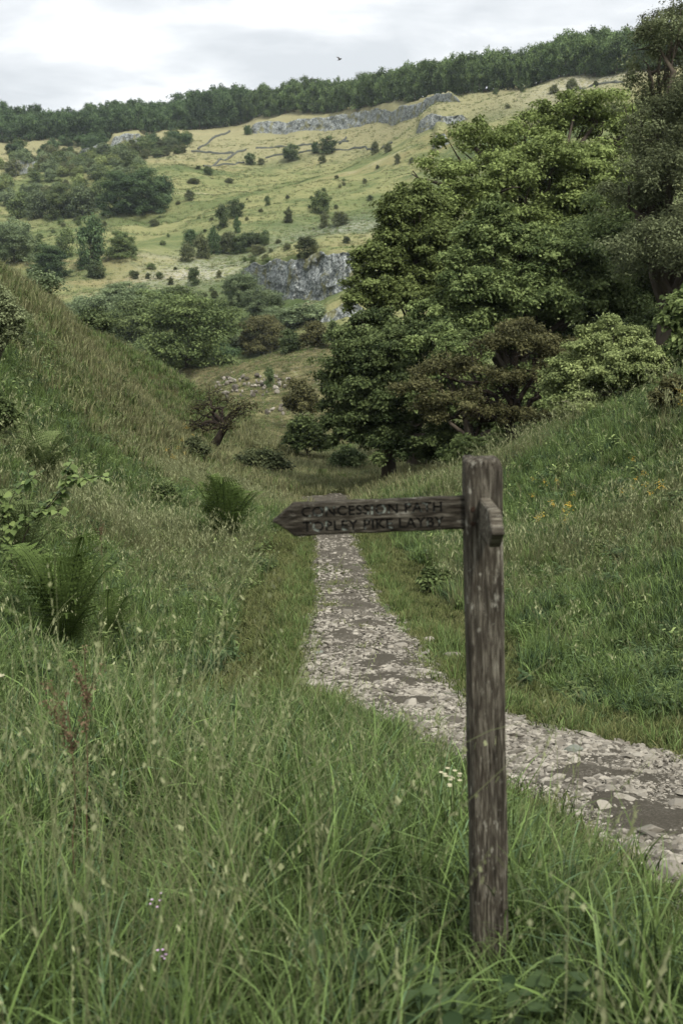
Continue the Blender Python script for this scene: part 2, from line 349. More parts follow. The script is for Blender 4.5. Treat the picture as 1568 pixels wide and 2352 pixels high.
Pm = np.c_[np.ones(n), cf]; A_ = np.block([[K, Pm], [Pm.T, np.zeros((3, 3))]])
Wt = np.linalg.solve(A_, np.r_[cg, 0, 0, 0])
def H0(x, y):
    x = np.asarray(x, float); y = np.asarray(y, float); sh = x.shape; x = x.ravel(); y = y.ravel(); o = np.empty(len(x))
    for s in range(0, len(x), 20000):
        f, r_ = feat(x[s:s + 20000], y[s:s + 20000])
        g = tps(((f[:, None] - cf[None]) ** 2).sum(-1)) @ Wt[:n] + Wt[n] + f @ Wt[n + 1:]
        z = g * np.sqrt(r_ ** 2 + 9)
        xx = x[s:s + 20000]; yy = y[s:s + 20000]
        z += fbm(xx * .9, yy * .9, 3) * 0.06 * sstep(r_, 1.5, 5)
        z += fbm(xx * .16 + 3, yy * .16, 4) * 0.7 * sstep(r_, 12, 60)
        z += fbm(xx * .03 + 9, yy * .03, 5) * 5.0 * sstep(r_, 150, 330)
        o[s:s + 20000] = z
    return o.reshape(sh)
def hit(fx, fy, Y0, Y1, Hf=None):
    Hf = Hf or H
    d = ray(fx, fy); Y = np.exp(np.linspace(math.log(Y0), math.log(Y1), 1200)); x = d[0] / d[1] * Y; z = d[2] / d[1] * Y
    h = Hf(x, Y); below = np.where(z <= h)[0]
    i = below[0] if len(below) else int(np.argmin(z - h))
    return np.array([x[i], Y[i], h[i]])
# cliffs raise the ground behind them
CL = {'ridge': [(572, 305, 6), (585, 308, 22), (640, 304, 26), (700, 297, 25), (770, 300, 30), (830, 283, 30), (880, 273, 28), (930, 270, 34), (990, 262, 34), (1035, 246, 24), (1056, 238, 4)],
      'outcrop': [(955, 306, 3), (965, 306, 28), (990, 300, 32), (1020, 292, 22), (1060, 280, 12), (1075, 276, 3)],
      'stub': [(992, 348, 4), (1000, 346, 34), (1020, 336, 28), (1030, 330, 4)],
      'quarry': [(250, 352, 4), (262, 350, 32), (290, 347, 34), (320, 340, 30), (335, 336, 6)],
      'quarryw': [(175, 362, 3), (195, 360, 22), (225, 356, 24), (250, 355, 14), (258, 354, 3)],
      'leftcrag': [(32, 405, 4), (37, 404, 36), (60, 400, 32), (95, 388, 22), (110, 385, 26), (135, 386, 28), (152, 384, 24), (160, 382, 4)],
      'crag': [(545, 640, 3), (560, 642, 30), (590, 664, 60), (630, 686, 82), (680, 694, 98), (740, 690, 100), (790, 684, 92), (830, 680, 76), (870, 675, 50), (900, 670, 5)],
      'lowcrag': [(735, 742, 3), (750, 740, 22), (785, 735, 34), (820, 730, 30), (850, 725, 4)]}
CLY = {'ridge': (380, 700), 'outcrop': (330, 600), 'stub': (300, 600), 'quarry': (380, 700), 'quarryw': (380, 700), 'leftcrag': (330, 640), 'crag': (200, 420), 'lowcrag': (160, 330)}
cliffs = {}
for k_, pts in CL.items():
    rows = []
    for fx, fy, hp in pts:
        p = hit(fx, fy, *CLY[k_], Hf=H0); rows.append((p[0] / p[1], p[1], hp / FF * p[1], p[2]))
    rows = np.array(rows)
    Ys = rows[:, 1].copy()
    for _ in range(2): Ys[1:-1] = (Ys[:-2] + Ys[1:-1] * 2 + Ys[2:]) / 4
    rows[:, 1] = Ys; cliffs[k_] = rows
def H(x, y):
    x = np.asarray(x, float); y = np.asarray(y, float); z = H0(x, y)
    t = x / np.maximum(y, 1e-3)
    for r_ in cliffs.values():
        Yc = np.interp(t, r_[:, 0], r_[:, 1]); h = np.interp(t, r_[:, 0], r_[:, 2], left=0, right=0)
        d = y - Yc - .4 * h - 1.0
        z = z + h * sstep(d, 0, 0.012 * Yc) * np.exp(-np.maximum(d, 0) / np.maximum(h * 5, 1)) * (y > 100)
    return z
def Hs(x, y): return float(H(np.array([x]), np.array([y]))[0])
def place(fx, fy, Y0=4, Y1=800): return hit(fx, fy, Y0, Y1)

# path outline (left / right edge as seen, standing on the terrain)
PL = [(640, 1139, 30, 60), (690, 1148, 30, 50), (722, 1180, 25, 45), (716, 1230, 18, 40), (712, 1300, 12, 30), (716, 1380, 9, 22), (700, 1440, 8, 18), (690, 1500, 7, 16), (690, 1575, 6, 13), (790, 1628, 5, 11), (900, 1680, 5, 10), (1010, 1735, 4, 9), (1150, 1800, 4, 8), (1290, 1885, 3.5, 8), (1420, 1990, 3.3, 7), (1560, 2110, 3, 6), (1720, 2235, 2.8, 6)]
PR = [(780, 1131, 30, 70), (815, 1140, 30, 60), (825, 1180, 25, 50), (818, 1230, 18, 40), (852, 1300, 12, 30), (880, 1380, 9, 22), (935, 1440, 8, 18), (985, 1495, 7, 16), (1025, 1550, 6, 13), (1068, 1600, 5, 12), (1130, 1632, 5, 12), (1190, 1652, 5, 11), (1290, 1684, 5, 10), (1400, 1706, 5, 10), (1520, 1728, 4, 9), (1680, 1760, 4, 9), (1850, 1800, 4, 9)]
pl = np.array([hit(*q)[:2] for q in PL]); pr = np.array([hit(*q)[:2] for q in PR])
def resample(P, m):
    t = np.arange(len(P)); u = np.linspace(0, len(P) - 1, m)
    Q = np.stack([np.interp(u, t, P[:, i]) for i in range(2)], 1)
    for _ in range(6): Q[1:-1] = (Q[:-2] + 2 * Q[1:-1] + Q[2:]) / 4
    return Q
NP_ = 240
el = resample(pl, NP_); er = resample(pr, NP_)
poly = np.concatenate([el, er[::-1]])
def in_poly(x, y, P):
    c_ = np.zeros(x.shape, bool); j = len(P) - 1
    for i in range(len(P)):
        xi, yi = P[i]; xj, yj = P[j]
        m = ((yi > y) != (yj > y))
        if m.any():
            with np.errstate(divide='ignore', invalid='ignore'):
                c_ ^= m & (x < (xj - xi) * (y - yi) / (yj - yi + 1e-12) + xi)
        j = i
    return c_
def path_dist(x, y):
    """signed distance to the path edge, negative on the path"""
    x = np.asarray(x, float); y = np.asarray(y, float); o = np.full(x.shape, 50.0); sel = (np.hypot(x, y) < 70)
    xs, ys = x[sel], y[sel]; d = np.full(xs.shape, 1e9)
    for s in range(0, len(xs), 20000):
        a = np.stack([xs[s:s + 20000], ys[s:s + 20000]], 1)
        d[s:s + 20000] = np.sqrt((((a[:, None] - poly[None]) ** 2).sum(-1)).min(1))
    d = np.where(in_poly(xs, ys, poly), -d, d); o[sel] = d; return o

# ---------------------------------------------------------------- ground sheet
az1 = np.concatenate([np.linspace(-math.pi, -.75, 40, endpoint=False), np.linspace(-.75, -.36, 60, endpoint=False), np.linspace(-.36, .36, 520, endpoint=False), np.linspace(.36, .75, 60, endpoint=False), np.linspace(.75, math.pi, 41)])
rr = np.concatenate([[0.05, .3, .6, .9], np.exp(np.linspace(math.log(1.2), math.log(3), 60, endpoint=False)), np.exp(np.linspace(math.log(3), math.log(900), 620, endpoint=False)), np.exp(np.linspace(math.log(900), math.log(3200), 24))])
AZ, RR = np.meshgrid(az1, rr); X = RR * np.sin(AZ); Y = RR * np.cos(AZ); Z = H(X, Y)
pd = path_dist(X, Y)
Z = Z - 0.035 * sstep(-pd, 0.0, 0.15)
na, nr = len(az1), len(rr)
i = np.arange(nr - 1)[:, None] * na; j = np.arange(na - 1)[None, :]
F = np.stack([i + j, i + j + 1, i + na + j + 1, i + na + j], -1).reshape(-1, 4)
F = F[:, ::-1]
me = mesh_np('ground', np.stack([X, Y, Z], -1).reshape(-1, 3), F, None, M['ground'], smooth=True)
def fattr(nm, A):
    a = me.attributes.new(nm, 'FLOAT', 'POINT'); a.data.foreach_set('value', np.asarray(A, dtype=np.float32).ravel())
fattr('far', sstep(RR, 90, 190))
dry_ = 0.55 * sstep(RR, 14, 40) * (1 - sstep(RR, 90, 150)) + sstep(Z, 58, 76) * 0.75 * sstep(RR, 200, 260)
fattr('dry', np.clip(dry_, 0, 1))
sp_ = np.exp(-(((X + 8) / 16) ** 2 + ((Y - 125) / 26) ** 2)); sp2 = np.exp(-(((X + 40) / 14) ** 2 + ((Y - 300) / 30) ** 2)) + np.exp(-(((X - 5) / 25) ** 2 + ((Y - 330) / 20) ** 2)) * .6 + np.exp(-(((X - 90) / 22) ** 2 + ((Y - 430) / 25) ** 2)) * .8
spur_ = sstep(Y + 6 * fbm(X * .1, Y * .1, 3), 76, 90) * (1 - sstep(Y, 150, 175)) * sstep(X, -30, -16) * (1 - sstep(X, 18, 40)); fattr('spur', spur_)
fattr('stony', np.clip(sp_ * 1.0 + sp2 * 0.8, 0, 1))
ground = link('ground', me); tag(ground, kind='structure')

# path sheet
m_ = 26; V = []
U = np.linspace(0, 1, m_)
r0 = rs(3)
mid = (el + er) / 2; dirw = er - el; wl = np.linalg.norm(dirw, axis=1)[:, None]
jl = fbm(np.arange(NP_) * .35, np.zeros(NP_), 3)[:, None] * 0.14; jr = fbm(np.arange(NP_) * .35, np.full(NP_, 7.0), 3)[:, None] * 0.14
e1 = el + dirw / wl * jl; e2 = er + dirw / wl * jr
G = e1[:, None] + (e2 - e1)[:, None] * U[None, :, None]
gz = H(G[..., 0], G[..., 1]) + 0.004 + fbm(G[..., 0] * 3, G[..., 1] * 3, 3) * 0.05 * np.sin(np.pi * U)[None] + 0.02 * np.sin(np.pi * U)[None]
gz[:, 0] -= .05; gz[:, -1] -= .05
V = np.concatenate([G, gz[..., None]], -1).reshape(-1, 3)
i = np.arange(NP_ - 1)[:, None] * m_; j = np.arange(m_ - 1)[None, :]
F = np.stack([i + j, i + j + 1, i + m_ + j + 1, i + m_ + j], -1).reshape(-1, 4)[:, ::-1]
path = link('path', mesh_np('path', V, F, None, M['soil'], smooth=True)); tag(path, kind='structure')
def Hpath(x, y): return H(x, y) + 0.02

# ---------------------------------------------------------------- scatter of uncountable stuff (geometry nodes on real points)
def scatter(name, pts, variants, idx, scl, rot, label, cat):
    """pts (n,3); variants: unlinked mesh datas; one object of kind stuff"""
    sub = bpy.data.collections.new(name + '_pieces')
    for k, vme in enumerate(variants):
        o = bpy.data.objects.new('%s_piece_%02d' % (name, k), vme); sub.objects.link(o)
    me = bpy.data.meshes.new(name); me.vertices.add(len(pts)); me.vertices.foreach_set('co', np.asarray(pts, dtype=np.float32).ravel())
    a = me.attributes.new('idx', 'INT', 'POINT'); a.data.foreach_set('value', np.asarray(idx, dtype=np.int32))
    a = me.attributes.new('scl', 'FLOAT_VECTOR', 'POINT'); a.data.foreach_set('vector', np.asarray(scl, dtype=np.float32).ravel())
    a = me.attributes.new('rot', 'FLOAT_VECTOR', 'POINT'); a.data.foreach_set('vector', np.asarray(rot, dtype=np.float32).ravel())
    o = link(name, me); tag(o, label, cat, kind='stuff')
    g = bpy.data.node_groups.new(name + '_nodes', 'GeometryNodeTree')
    g.interface.new_socket('Geometry', in_out='INPUT', socket_type='NodeSocketGeometry'); g.interface.new_socket('Geometry', in_out='OUTPUT', socket_type='NodeSocketGeometry')
    gi = g.nodes.new('NodeGroupInput'); go = g.nodes.new('NodeGroupOutput')
    ci = g.nodes.new('GeometryNodeCollectionInfo'); ci.inputs[0].default_value = sub; ci.inputs['Separate Children'].default_value = True; ci.inputs['Reset Children'].default_value = True
    ip = g.nodes.new('GeometryNodeInstanceOnPoints'); ip.inputs['Pick Instance'].default_value = True
    def na_(nm, t):
        q = g.nodes.new('GeometryNodeInputNamedAttribute'); q.data_type = t; q.inputs[0].default_value = nm; return q.outputs[0]
    g.links.new(gi.outputs[0], ip.inputs['Points']); g.links.new(ci.outputs[0], ip.inputs['Instance'])
    g.links.new(na_('idx', 'INT'), ip.inputs['Instance Index']); g.links.new(na_('rot', 'FLOAT_VECTOR'), ip.inputs['Rotation']); g.links.new(na_('scl', 'FLOAT_VECTOR'), ip.inputs['Scale'])
    g.links.new(ip.outputs[0], go.inputs[0])
    md = o.modifiers.new('scatter', 'NODES'); md.node_group = g
    return o

# ---------------------------------------------------------------- leaf faces
def leafset(P, Nrm, L_, W_, r, droop=0.2, up=0.6, rnd=0.7):
    n_ = len(P); L_ = np.broadcast_to(L_, (n_,)); W_ = np.broadcast_to(W_, (n_,))
    nv = Nrm * .6 + np.array([0, 0, up]) + r.normal(0, rnd * .6, (n_, 3)); nv /= np.linalg.norm(nv, axis=1)[:, None] + 1e-9
    d = Nrm * .5 + r.normal(0, 1, (n_, 3)); d[:, 2] -= droop; d -= (d * nv).sum(1)[:, None] * nv; d /= np.linalg.norm(d, axis=1)[:, None] + 1e-9
    b_ = np.cross(nv, d)
    l = L_[:, None]; w_ = W_[:, None]
    V = np.stack([P, P + d * l * .45 + b_ * w_ * .5 + nv * w_ * .12, P + d * l - nv * l * .1, P + d * l * .45 - b_ * w_ * .5 + nv * w_ * .12], 1).reshape(-1, 3)
    F = np.arange(n_ * 4).reshape(-1, 4)
    return V, F

# ---------------------------------------------------------------- grass tuft meshes
def tuft(seed, nb, rad, h0, h1, wd, seg, lean=0.5, mat='grass', heads=0, headmat='seed', flop=1.0):
    r = rs(seed); V = []; F = []; vv = []; k = 0
    a = r.rand(nb) * 2 * np.pi; rd = rad * np.sqrt(r.rand(nb)); bx = rd * np.cos(a); by = rd * np.sin(a)
    L_ = h0 + (h1 - h0) * r.rand(nb); th = a + r.normal(0, .9, nb); ln = lean * np.abs(r.normal(.6, .4, nb)) + .05
    t = np.linspace(0, 1, seg + 1)
    # blade curve: rises then arches over
    s = t[None] * L_[:, None]
    bend = ln[:, None] * t[None] ** 1.7 * 1.5 * flop
    dx = np.cumsum(np.sin(np.minimum(bend, 2.3)), 1) * L_[:, None] / (seg + 1); dz = np.cumsum(np.cos(np.minimum(bend, 2.3)), 1) * L_[:, None] / (seg + 1)
    dx -= dx[:, :1]; dz -= dz[:, :1]
    px = bx[:, None] + dx * np.cos(th)[:, None]; py = by[:, None] + dx * np.sin(th)[:, None]; pz = dz - .03
    wv = wd * (0.7 + .6 * r.rand(nb))[:, None] * (1 - t[None] ** 2.2 * .93)
    ph = th + np.pi / 2 + r.normal(0, .5, nb)
    ox = wv * np.cos(ph)[:, None] * .5; oy = wv * np.sin(ph)[:, None] * .5
    A = np.stack([px - ox, py - oy, pz], -1); B = np.stack([px + ox, py + oy, pz], -1)
    V = np.stack([A, B], 2).reshape(-1, 3)                         # blade, seg, side
    base = (np.arange(nb) * (seg + 1) * 2)[:, None]; q = np.arange(seg)[None] * 2
    F = np.stack([base + q, base + q + 1, base + q + 3, base + q + 2], -1).reshape(-1, 4)
    vb = (r.rand(nb)[:, None] ** 2.0) * .74 + t[None] ** 1.3 * .28  # random tone per blade, plus painted shade: darker base, lighter tip
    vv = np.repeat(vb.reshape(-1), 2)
    me = mesh_np('tuft', V, F, None, M[mat], vv)
    if heads:
        mb = MB()
        for i in range(heads):
            a_ = r.rand() * 6.28; hh = h1 * (1.15 + .5 * r.rand()); ln_ = r.rand() * .35 + .08; d_ = np.array([math.cos(a_), math.sin(a_), 0])
            t_ = np.linspace(0, 1, 8)
            P = np.zeros((8, 3)); P += np.outer(t_ ** 2.2 * hh * ln_ * 1.3, d_); P[:, 2] += hh * t_ * (1 - .25 * ln_ * t_ ** 3)
            P[:, :2] += r.normal(0, rad * .5, 2)
            tube(mb, P, np.linspace(.0014, .0007, 8) * (wd / .004) ** .6, 3, .25)
            nh = 12 if wd < .006 else 7
            droop = r.rand()
            for j in range(nh):
                u = j / nh; c0 = P[-1] - (P[-1] - P[-3]) * (1 - u) * .9 + d_ * u * .05 * droop - np.array([0, 0, .03 * droop * u * u])
                s_ = (.0068 if wd < .006 else .013) * (1 - .5 * abs(u - .4)) * (1.2 if wd < .006 else 1.5)
                v3 = r.normal(0, 1, (3, 3)) * s_ * np.array([.5, .5, 1.1])
                q4 = np.stack([c0 - [0, 0, s_], c0 + v3[0] * .6 + d_ * s_ * .3, c0 + [0, 0, s_], c0 - v3[0] * .6 + d_ * s_ * .1])
                mb.add(q4, [[0, 1, 2, 3]], v=r.rand())
        hm = mb.mesh('h', M[headmat])
        # join both into one mesh with two materials
        bm = bmesh.new(); bm.from_mesh(me); n0 = len(bm.faces); bm.from_mesh(hm); bm.faces.ensure_lookup_table()
        for f in bm.faces[n0:]: f.material_index = 1
        bm.to_mesh(me); bm.free(); me.materials.append(M[headmat])
    return me

def field(r, n, r0_, r1_, azm, power=1.0):
    """points in a wedge: power 2 -> uniform in area, 0 -> uniform in log r"""
    u = r.rand(n)
    if power == 0: q = np.exp(np.log(r0_) + u * np.log(r1_ / r0_))
    else: q = (r0_ ** power + u * (r1_ ** power - r0_ ** power)) ** (1 / power)
    a = (r.rand(n) * 2 - 1) * azm
    return q * np.sin(a), q * np.cos(a), q
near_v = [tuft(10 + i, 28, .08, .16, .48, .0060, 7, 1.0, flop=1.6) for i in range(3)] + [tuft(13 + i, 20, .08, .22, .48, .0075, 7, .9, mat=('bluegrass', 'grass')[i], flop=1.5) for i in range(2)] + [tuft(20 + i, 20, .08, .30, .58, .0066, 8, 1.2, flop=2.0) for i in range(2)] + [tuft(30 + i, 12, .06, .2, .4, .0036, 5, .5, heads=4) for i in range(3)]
post_xy = np.array([0.40, 2.95])
r = rs(1)
x, y, q = field(r, 9000, 1.25, 8.5, R(34), 1.5)
pdv = path_dist(x, y); keep = (pdv > 0.02) & (r.rand(len(x)) < .30 + 1.5 * sstep(fbm(x * 4.5, y * 4.5, 3), -.35, .35)) & (np.hypot(x - post_xy[0], y - post_xy[1] ) > .07)
x, y, q, pdv = x[keep], y[keep], q[keep], pdv[keep]
nn_ = len(x); hgt = (0.62 + .75 * r.rand(nn_)) * (1 + .35 * fbm(x * 3.5 + 9, y * 3.5, 2)) * (0.55 + .45 * sstep(pdv, 0.05, .6)) * (1.0 + .35 * fbm(x * .8, y * .8, 2))
hgt *= np.where((x > .75) & (y > 2.9), .66 - .26 * sstep(x, 1.0, 1.5), 1.0) * np.where((np.abs(x - .42) < .28) & (y < 2.95) & (y > 1.9), .55, 1.0)
idx = r.choice(10, nn_, p=[.15, .15, .15, .15, .15, .10, .10, .02, .015, .015])
z = H(x, y)
scatter('long_grass', np.stack([x, y, z], 1), near_v, idx, np.stack([hgt, hgt, hgt], 1), np.stack([r.normal(0, .24, nn_), r.normal(0, .24, nn_), r.rand(nn_) * 6.28], 1), 'long green meadow grass with seed heads in the foreground', 'grass')

def herb_mesh(seed, mat):
    r = rs(seed); P = r.normal(0, 1, (90, 3)) * np.array([.10, .10, .04]) + np.array([0, 0, .12]); d = P.copy(); d[:, 2] = .1; d /= np.linalg.norm(d, axis=1)[:, None]
    V, F = leafset(P, d, .05 + .04 * r.rand(90), .028, r, up=1.0, rnd=.5); return mesh_np('herb', V, F, None, M[mat], np.repeat(r.rand(90), 4))
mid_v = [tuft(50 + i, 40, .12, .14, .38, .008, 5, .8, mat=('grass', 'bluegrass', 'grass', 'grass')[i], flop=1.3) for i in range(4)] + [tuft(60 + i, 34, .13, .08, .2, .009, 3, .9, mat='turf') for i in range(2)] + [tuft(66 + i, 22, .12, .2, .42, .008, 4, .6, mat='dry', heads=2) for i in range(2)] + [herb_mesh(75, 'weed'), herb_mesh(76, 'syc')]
x, y, q = field(r, 30000, 7.5, 36, R(27), 1.0)
pdv = path_dist(x, y); keep = (pdv > -.22 * (fbm(x * 1.7, y * 1.7, 3) + .35)) | ((fbm(x * .9 + 7, y * .9, 3) > .38) & (r.rand(len(x)) < .5))
x, y, q, pdv = x[keep], y[keep], q[keep], pdv[keep]; nn_ = len(x)
z = H(x, y); s_ = (0.75 + .5 * r.rand(nn_)) * (0.9 + .4 * sstep(q, 10, 30)); near_path = pdv < 0.9 + .5 * fbm(x, y, 2)
slope_r = (x > 2.2) & ~near_path
dryp = np.clip(0.06 + .7 * sstep(fbm(x * .25, y * .25, 3), -.05, .45) * sstep(q, 9, 20), 0, .7)
u = r.rand(nn_); idx = np.where(u < dryp, 6 + (r.rand(nn_) * 2).astype(int), (r.rand(nn_) * 4).astype(int)); idx = np.where(near_path, 4 + (r.rand(nn_) * 2).astype(int), idx); idx = np.where((~near_path) & (r.rand(nn_) < .05 + .12 * sstep(fbm(x * .6 + 3, y * .6, 3), .1, .5)), 8 + (r.rand(nn_) * 2).astype(int), idx)
hz_ = s_ * (1 + .8 * fbm(x * .7, y * .7, 3)); hz_ = np.where(near_path, s_ * .7, hz_); hz_ = np.where(pdv < 0, s_ * .32, hz_)
scatter('meadow_grass', np.stack([x, y, z], 1), mid_v, idx, np.stack([s_, s_, hz_], 1), np.stack([r.normal(0, .2, nn_), r.normal(0, .2, nn_), r.rand(nn_) * 6.28], 1), 'meadow grass and short turf on both sides of the stony path', 'grass')

far_v = [tuft(80 + i, 22, .26, .18, .42, .022, 3, .8) for i in range(3)] + [tuft(90 + i, 22, .26, .2, .5, .020, 3, .7, mat='dry') for i in range(3)] + [tuft(97, 26, .3, .12, .3, .03, 2, .8, mat='turf')] + [herb_mesh(98, 'scrub'), herb_mesh(99, 'dark')]
x, y, q = field(r, 75000, 30, 165, R(24), 0.6)
pdv = path_dist(x, y); keep = (pdv > 0.1); x, y, q = x[keep], y[keep], q[keep]; nn_ = len(x)
z = H(x, y); s_ = (0.7 + .6 * r.rand(nn_)) * (0.8 + q / 75); s_ = np.where((y > 80) & (x > -24), s_ * .42, s_); u = r.rand(nn_); dn = fbm(x * .09, y * .09, 4)
u = np.where((y > 50) & (y < 78) & (np.abs(x + 1) < 5.5), u * .25, u)
idx = np.where(u < .48 + .9 * dn, 3 + (r.rand(nn_) * 3).astype(int), np.where(u < .9, (r.rand(nn_) * 3).astype(int), 6))
hb2 = r.rand(nn_) < .05 + .12 * sstep(fbm(x * .3 + 5, y * .3, 4), .1, .55); idx = np.where(hb2, 7 + (r.rand(nn_) * 2).astype(int), idx); s_ = np.where(hb2, s_ * 1.1, s_); s_ = s_ * (1 + .5 * fbm(x * .3, y * .3, 3)) * .82
scatter('slope_grass', np.stack([x, y, z], 1), far_v, idx, np.stack([s_, s_, s_], 1), np.stack([r.normal(0, .1, nn_), r.normal(0, .1, nn_), r.rand(nn_) * 6.28], 1), 'rough green and straw coloured grass covering the near valley slopes', 'grass')

x, y, q = field(r, 42000, 150, 640, R(22), 1.0)
z = H(x, y); ok = (z < 85) & (fbm(x * .02, y * .03, 3) > -.25); x, y, z, q = x[ok], y[ok], z[ok], q[ok]; nn_ = len(x)
s_ = (1.0 + 1.3 * r.rand(nn_)) * (q / 330) ** .5; idx = np.where(r.rand(nn_) < .45, 3 + (r.rand(nn_) * 3).astype(int), (r.rand(nn_) * 3).astype(int))
scatter('hillside_tussocks', np.stack([x, y, z], 1), far_v, idx, np.stack([s_ * 1.3, s_ * 1.3, s_], 1), np.stack([x * 0, x * 0, r.rand(nn_) * 6.28], 1), 'rough tussocks of grass over the whole far hillside', 'grass')

x, y, q = field(r, 60000, 3.2, 24, R(30), 1.0)
pdv = path_dist(x, y); nz = fbm(x * 1.3, y * 1.3, 3)
keep = ((pdv > -.05 - .42 * np.clip(nz + .05, 0, 1)) & (pdv < .32) & (r.rand(len(x)) < .85)) | ((pdv < 0) & (fbm(x * .8 + 7, y * .8, 3) > .33) & (r.rand(len(x)) < .30))
x, y, q, pdv = x[keep], y[keep], q[keep], pdv[keep]; nn_ = len(x); z = H(x, y); s_ = (.45 + .5 * r.rand(nn_)) * (1 + .02 * q)
scatter('verge_turf', np.stack([x, y, z], 1), mid_v[4:6] + [mid_v[0]], r.choice(3, nn_, p=[.45, .45, .1]), np.stack([s_, s_, s_ * np.where(pdv < 0, .32, .8)], 1), np.stack([r.normal(0, .15, nn_), r.normal(0, .15, nn_), r.rand(nn_) * 6.28], 1), 'short turf creeping over the ragged edges of the path', 'grass')
tall_v = [tuft(190 + i, 12, .07, .45, .72, .0045, 8, .8, heads=3, flop=1.2) for i in range(3)]
x, y, q = field(r, 90, 1.35, 3.2, R(26), 1.5); keep = (x < .05) | ((x > .62) & (y < 2.1)); x, y, q = x[keep], y[keep], q[keep]; nn_ = len(x); z = H(x, y); s_ = .85 + .35 * r.rand(nn_); s_ = np.minimum(s_, (.30 * q + .35) / .9)
scatter('tall_seeding_grass', np.stack([x, y, z], 1), tall_v, r.randint(0, 3, nn_), np.stack([s_, s_, s_], 1), np.stack([r.normal(0, .2, nn_), r.normal(0, .2, nn_), r.rand(nn_) * 6.28], 1), 'tall seeding grass stems standing above the foreground grass', 'grass')

# ---------------------------------------------------------------- leaves
def crown(lobes, n_leaf, leaf, seed, clumps=30, per_clump=None, flat=.6, clump_r=.34, fill=.15, ratio=.62, up=.6, rnd=.7):
    """leaf-sized faces on clumps spread over ellipsoid lobes (cx,cy,cz,rx,ry,rz)"""
    r = rs(seed); lob = np.array(lobes, float); vol = (lob[:, 3] * lob[:, 4] + lob[:, 4] * lob[:, 5] + lob[:, 3] * lob[:, 5]); cnt = np.maximum(4, (clumps * len(lob) * vol / vol.sum())).astype(int)
    CC = []; CR = []
    for l_, k in zip(lob, cnt):
        d = r.normal(0, 1, (k, 3)); d /= np.linalg.norm(d, axis=1)[:, None]; d[:, 2] = np.where(d[:, 2] < -.35, -d[:, 2] * .6, d[:, 2])
        rad = np.where(r.rand(k) < .22, .25 + .45 * r.rand(k), .72 + .33 * r.rand(k))
        CC.append(l_[:3] + d * rad[:, None] * l_[3:6]); CR.append(np.full(k, (l_[3] * l_[4] * l_[5]) ** (1 / 3)) * clump_r * (.65 + .7 * r.rand(k)))
    CC = np.concatenate(CC); CR = np.concatenate(CR)
    # leaves: pick clump by surface
    pw = CR ** 2; pw /= pw.sum(); ci = r.choice(len(CC), n_leaf, p=pw)
    an = np.exp(r.normal(0, .32, (len(CC), 3)))
    d = r.normal(0, 1, (n_leaf, 3)); d /= np.linalg.norm(d, axis=1)[:, None]
    d[:, 2] = np.where((d[:, 2] < -.2) & (r.rand(n_leaf) < .6), -d[:, 2], d[:, 2])
    rad = np.where(r.rand(n_leaf) < fill, r.rand(n_leaf), .62 + .55 * r.rand(n_leaf) ** 1.2)
    P = CC[ci] + d * (rad * CR[ci])[:, None] * np.array([1, 1, flat]) * an[ci]
    P += r.normal(0, 1, P.shape) * leaf * .5
    ls = leaf * (.65 + .7 * r.rand(n_leaf))
    V, F = leafset(P, d, ls, ls * ratio, r, up=up, rnd=rnd)
    cv = r.rand(len(CC)); v_ = np.clip(.12 + .6 * r.rand(n_leaf) ** 1.2 + .55 * (cv[ci] - .4), 0, 1)
    return V, F, np.repeat(v_, 4), CC, CR

def limbs(base, lobes, seed, tr=.3, sides=7, twig=3, wob=.12):
    r = rs(seed); mb = MB(); base = np.array(base, float); lob = np.array(lobes, float)
    top = lob[:, :3].mean(0); k = .45
    fork = base + (top - base) * np.array([.5, .5, k])
    P = bent(base - [0, 0, .4], fork, 7, wob * .6, r); tube(mb, P, np.linspace(tr * 1.25, tr * .75, 7), sides)
    for l_ in lob:
        e_ = l_[:3]; P = bent(fork, e_, 7, wob, r, .06); tube(mb, P, np.linspace(tr * .6, tr * .2, 7), sides - 1)
        for _ in range(twig):
            d = r.normal(0, 1, 3); d[2] = abs(d[2]) * .6; d /= np.linalg.norm(d); s = P[r.randint(2, 7)]
            Q = bent(s, l_[:3] + d * l_[3:6] * .85, 6, wob, r); tube(mb, Q, np.linspace(tr * .25, tr * .05, 6), 4)
    return mb
def tree_thing(name, loc, lobes_local, mat, n_leaf, leaf, seed, label, cat='tree', group=None, tr=.3, barkmat='bark', **kw):
    root = empty(name, loc); tag(root, label, cat, group)
    V, F, v_, CC, CR = crown(lobes_local, n_leaf, leaf, seed, **kw)
    link('crown', mesh_np('crown', V, F, None, M[mat], v_), root)
    link('trunk', limbs((0, 0, 0), lobes_local, seed + 1, tr).mesh('trunk', M[barkmat], True), root)
    return root
def lobes_px(base, spec):
    """spec: lobes in photo units (fx, fy, rx, ry, Y) -> metres relative to base"""
    o = []
    for fx, fy, rx, ry, Y_ in spec:
        p = at(fx, fy, Y_); k = Y_ / FF; o.append((p[0] - base[0], p[1] - base[1], p[2] - base[2], rx * k, (rx + ry) / 2 * k * .9, ry * k))
    return o

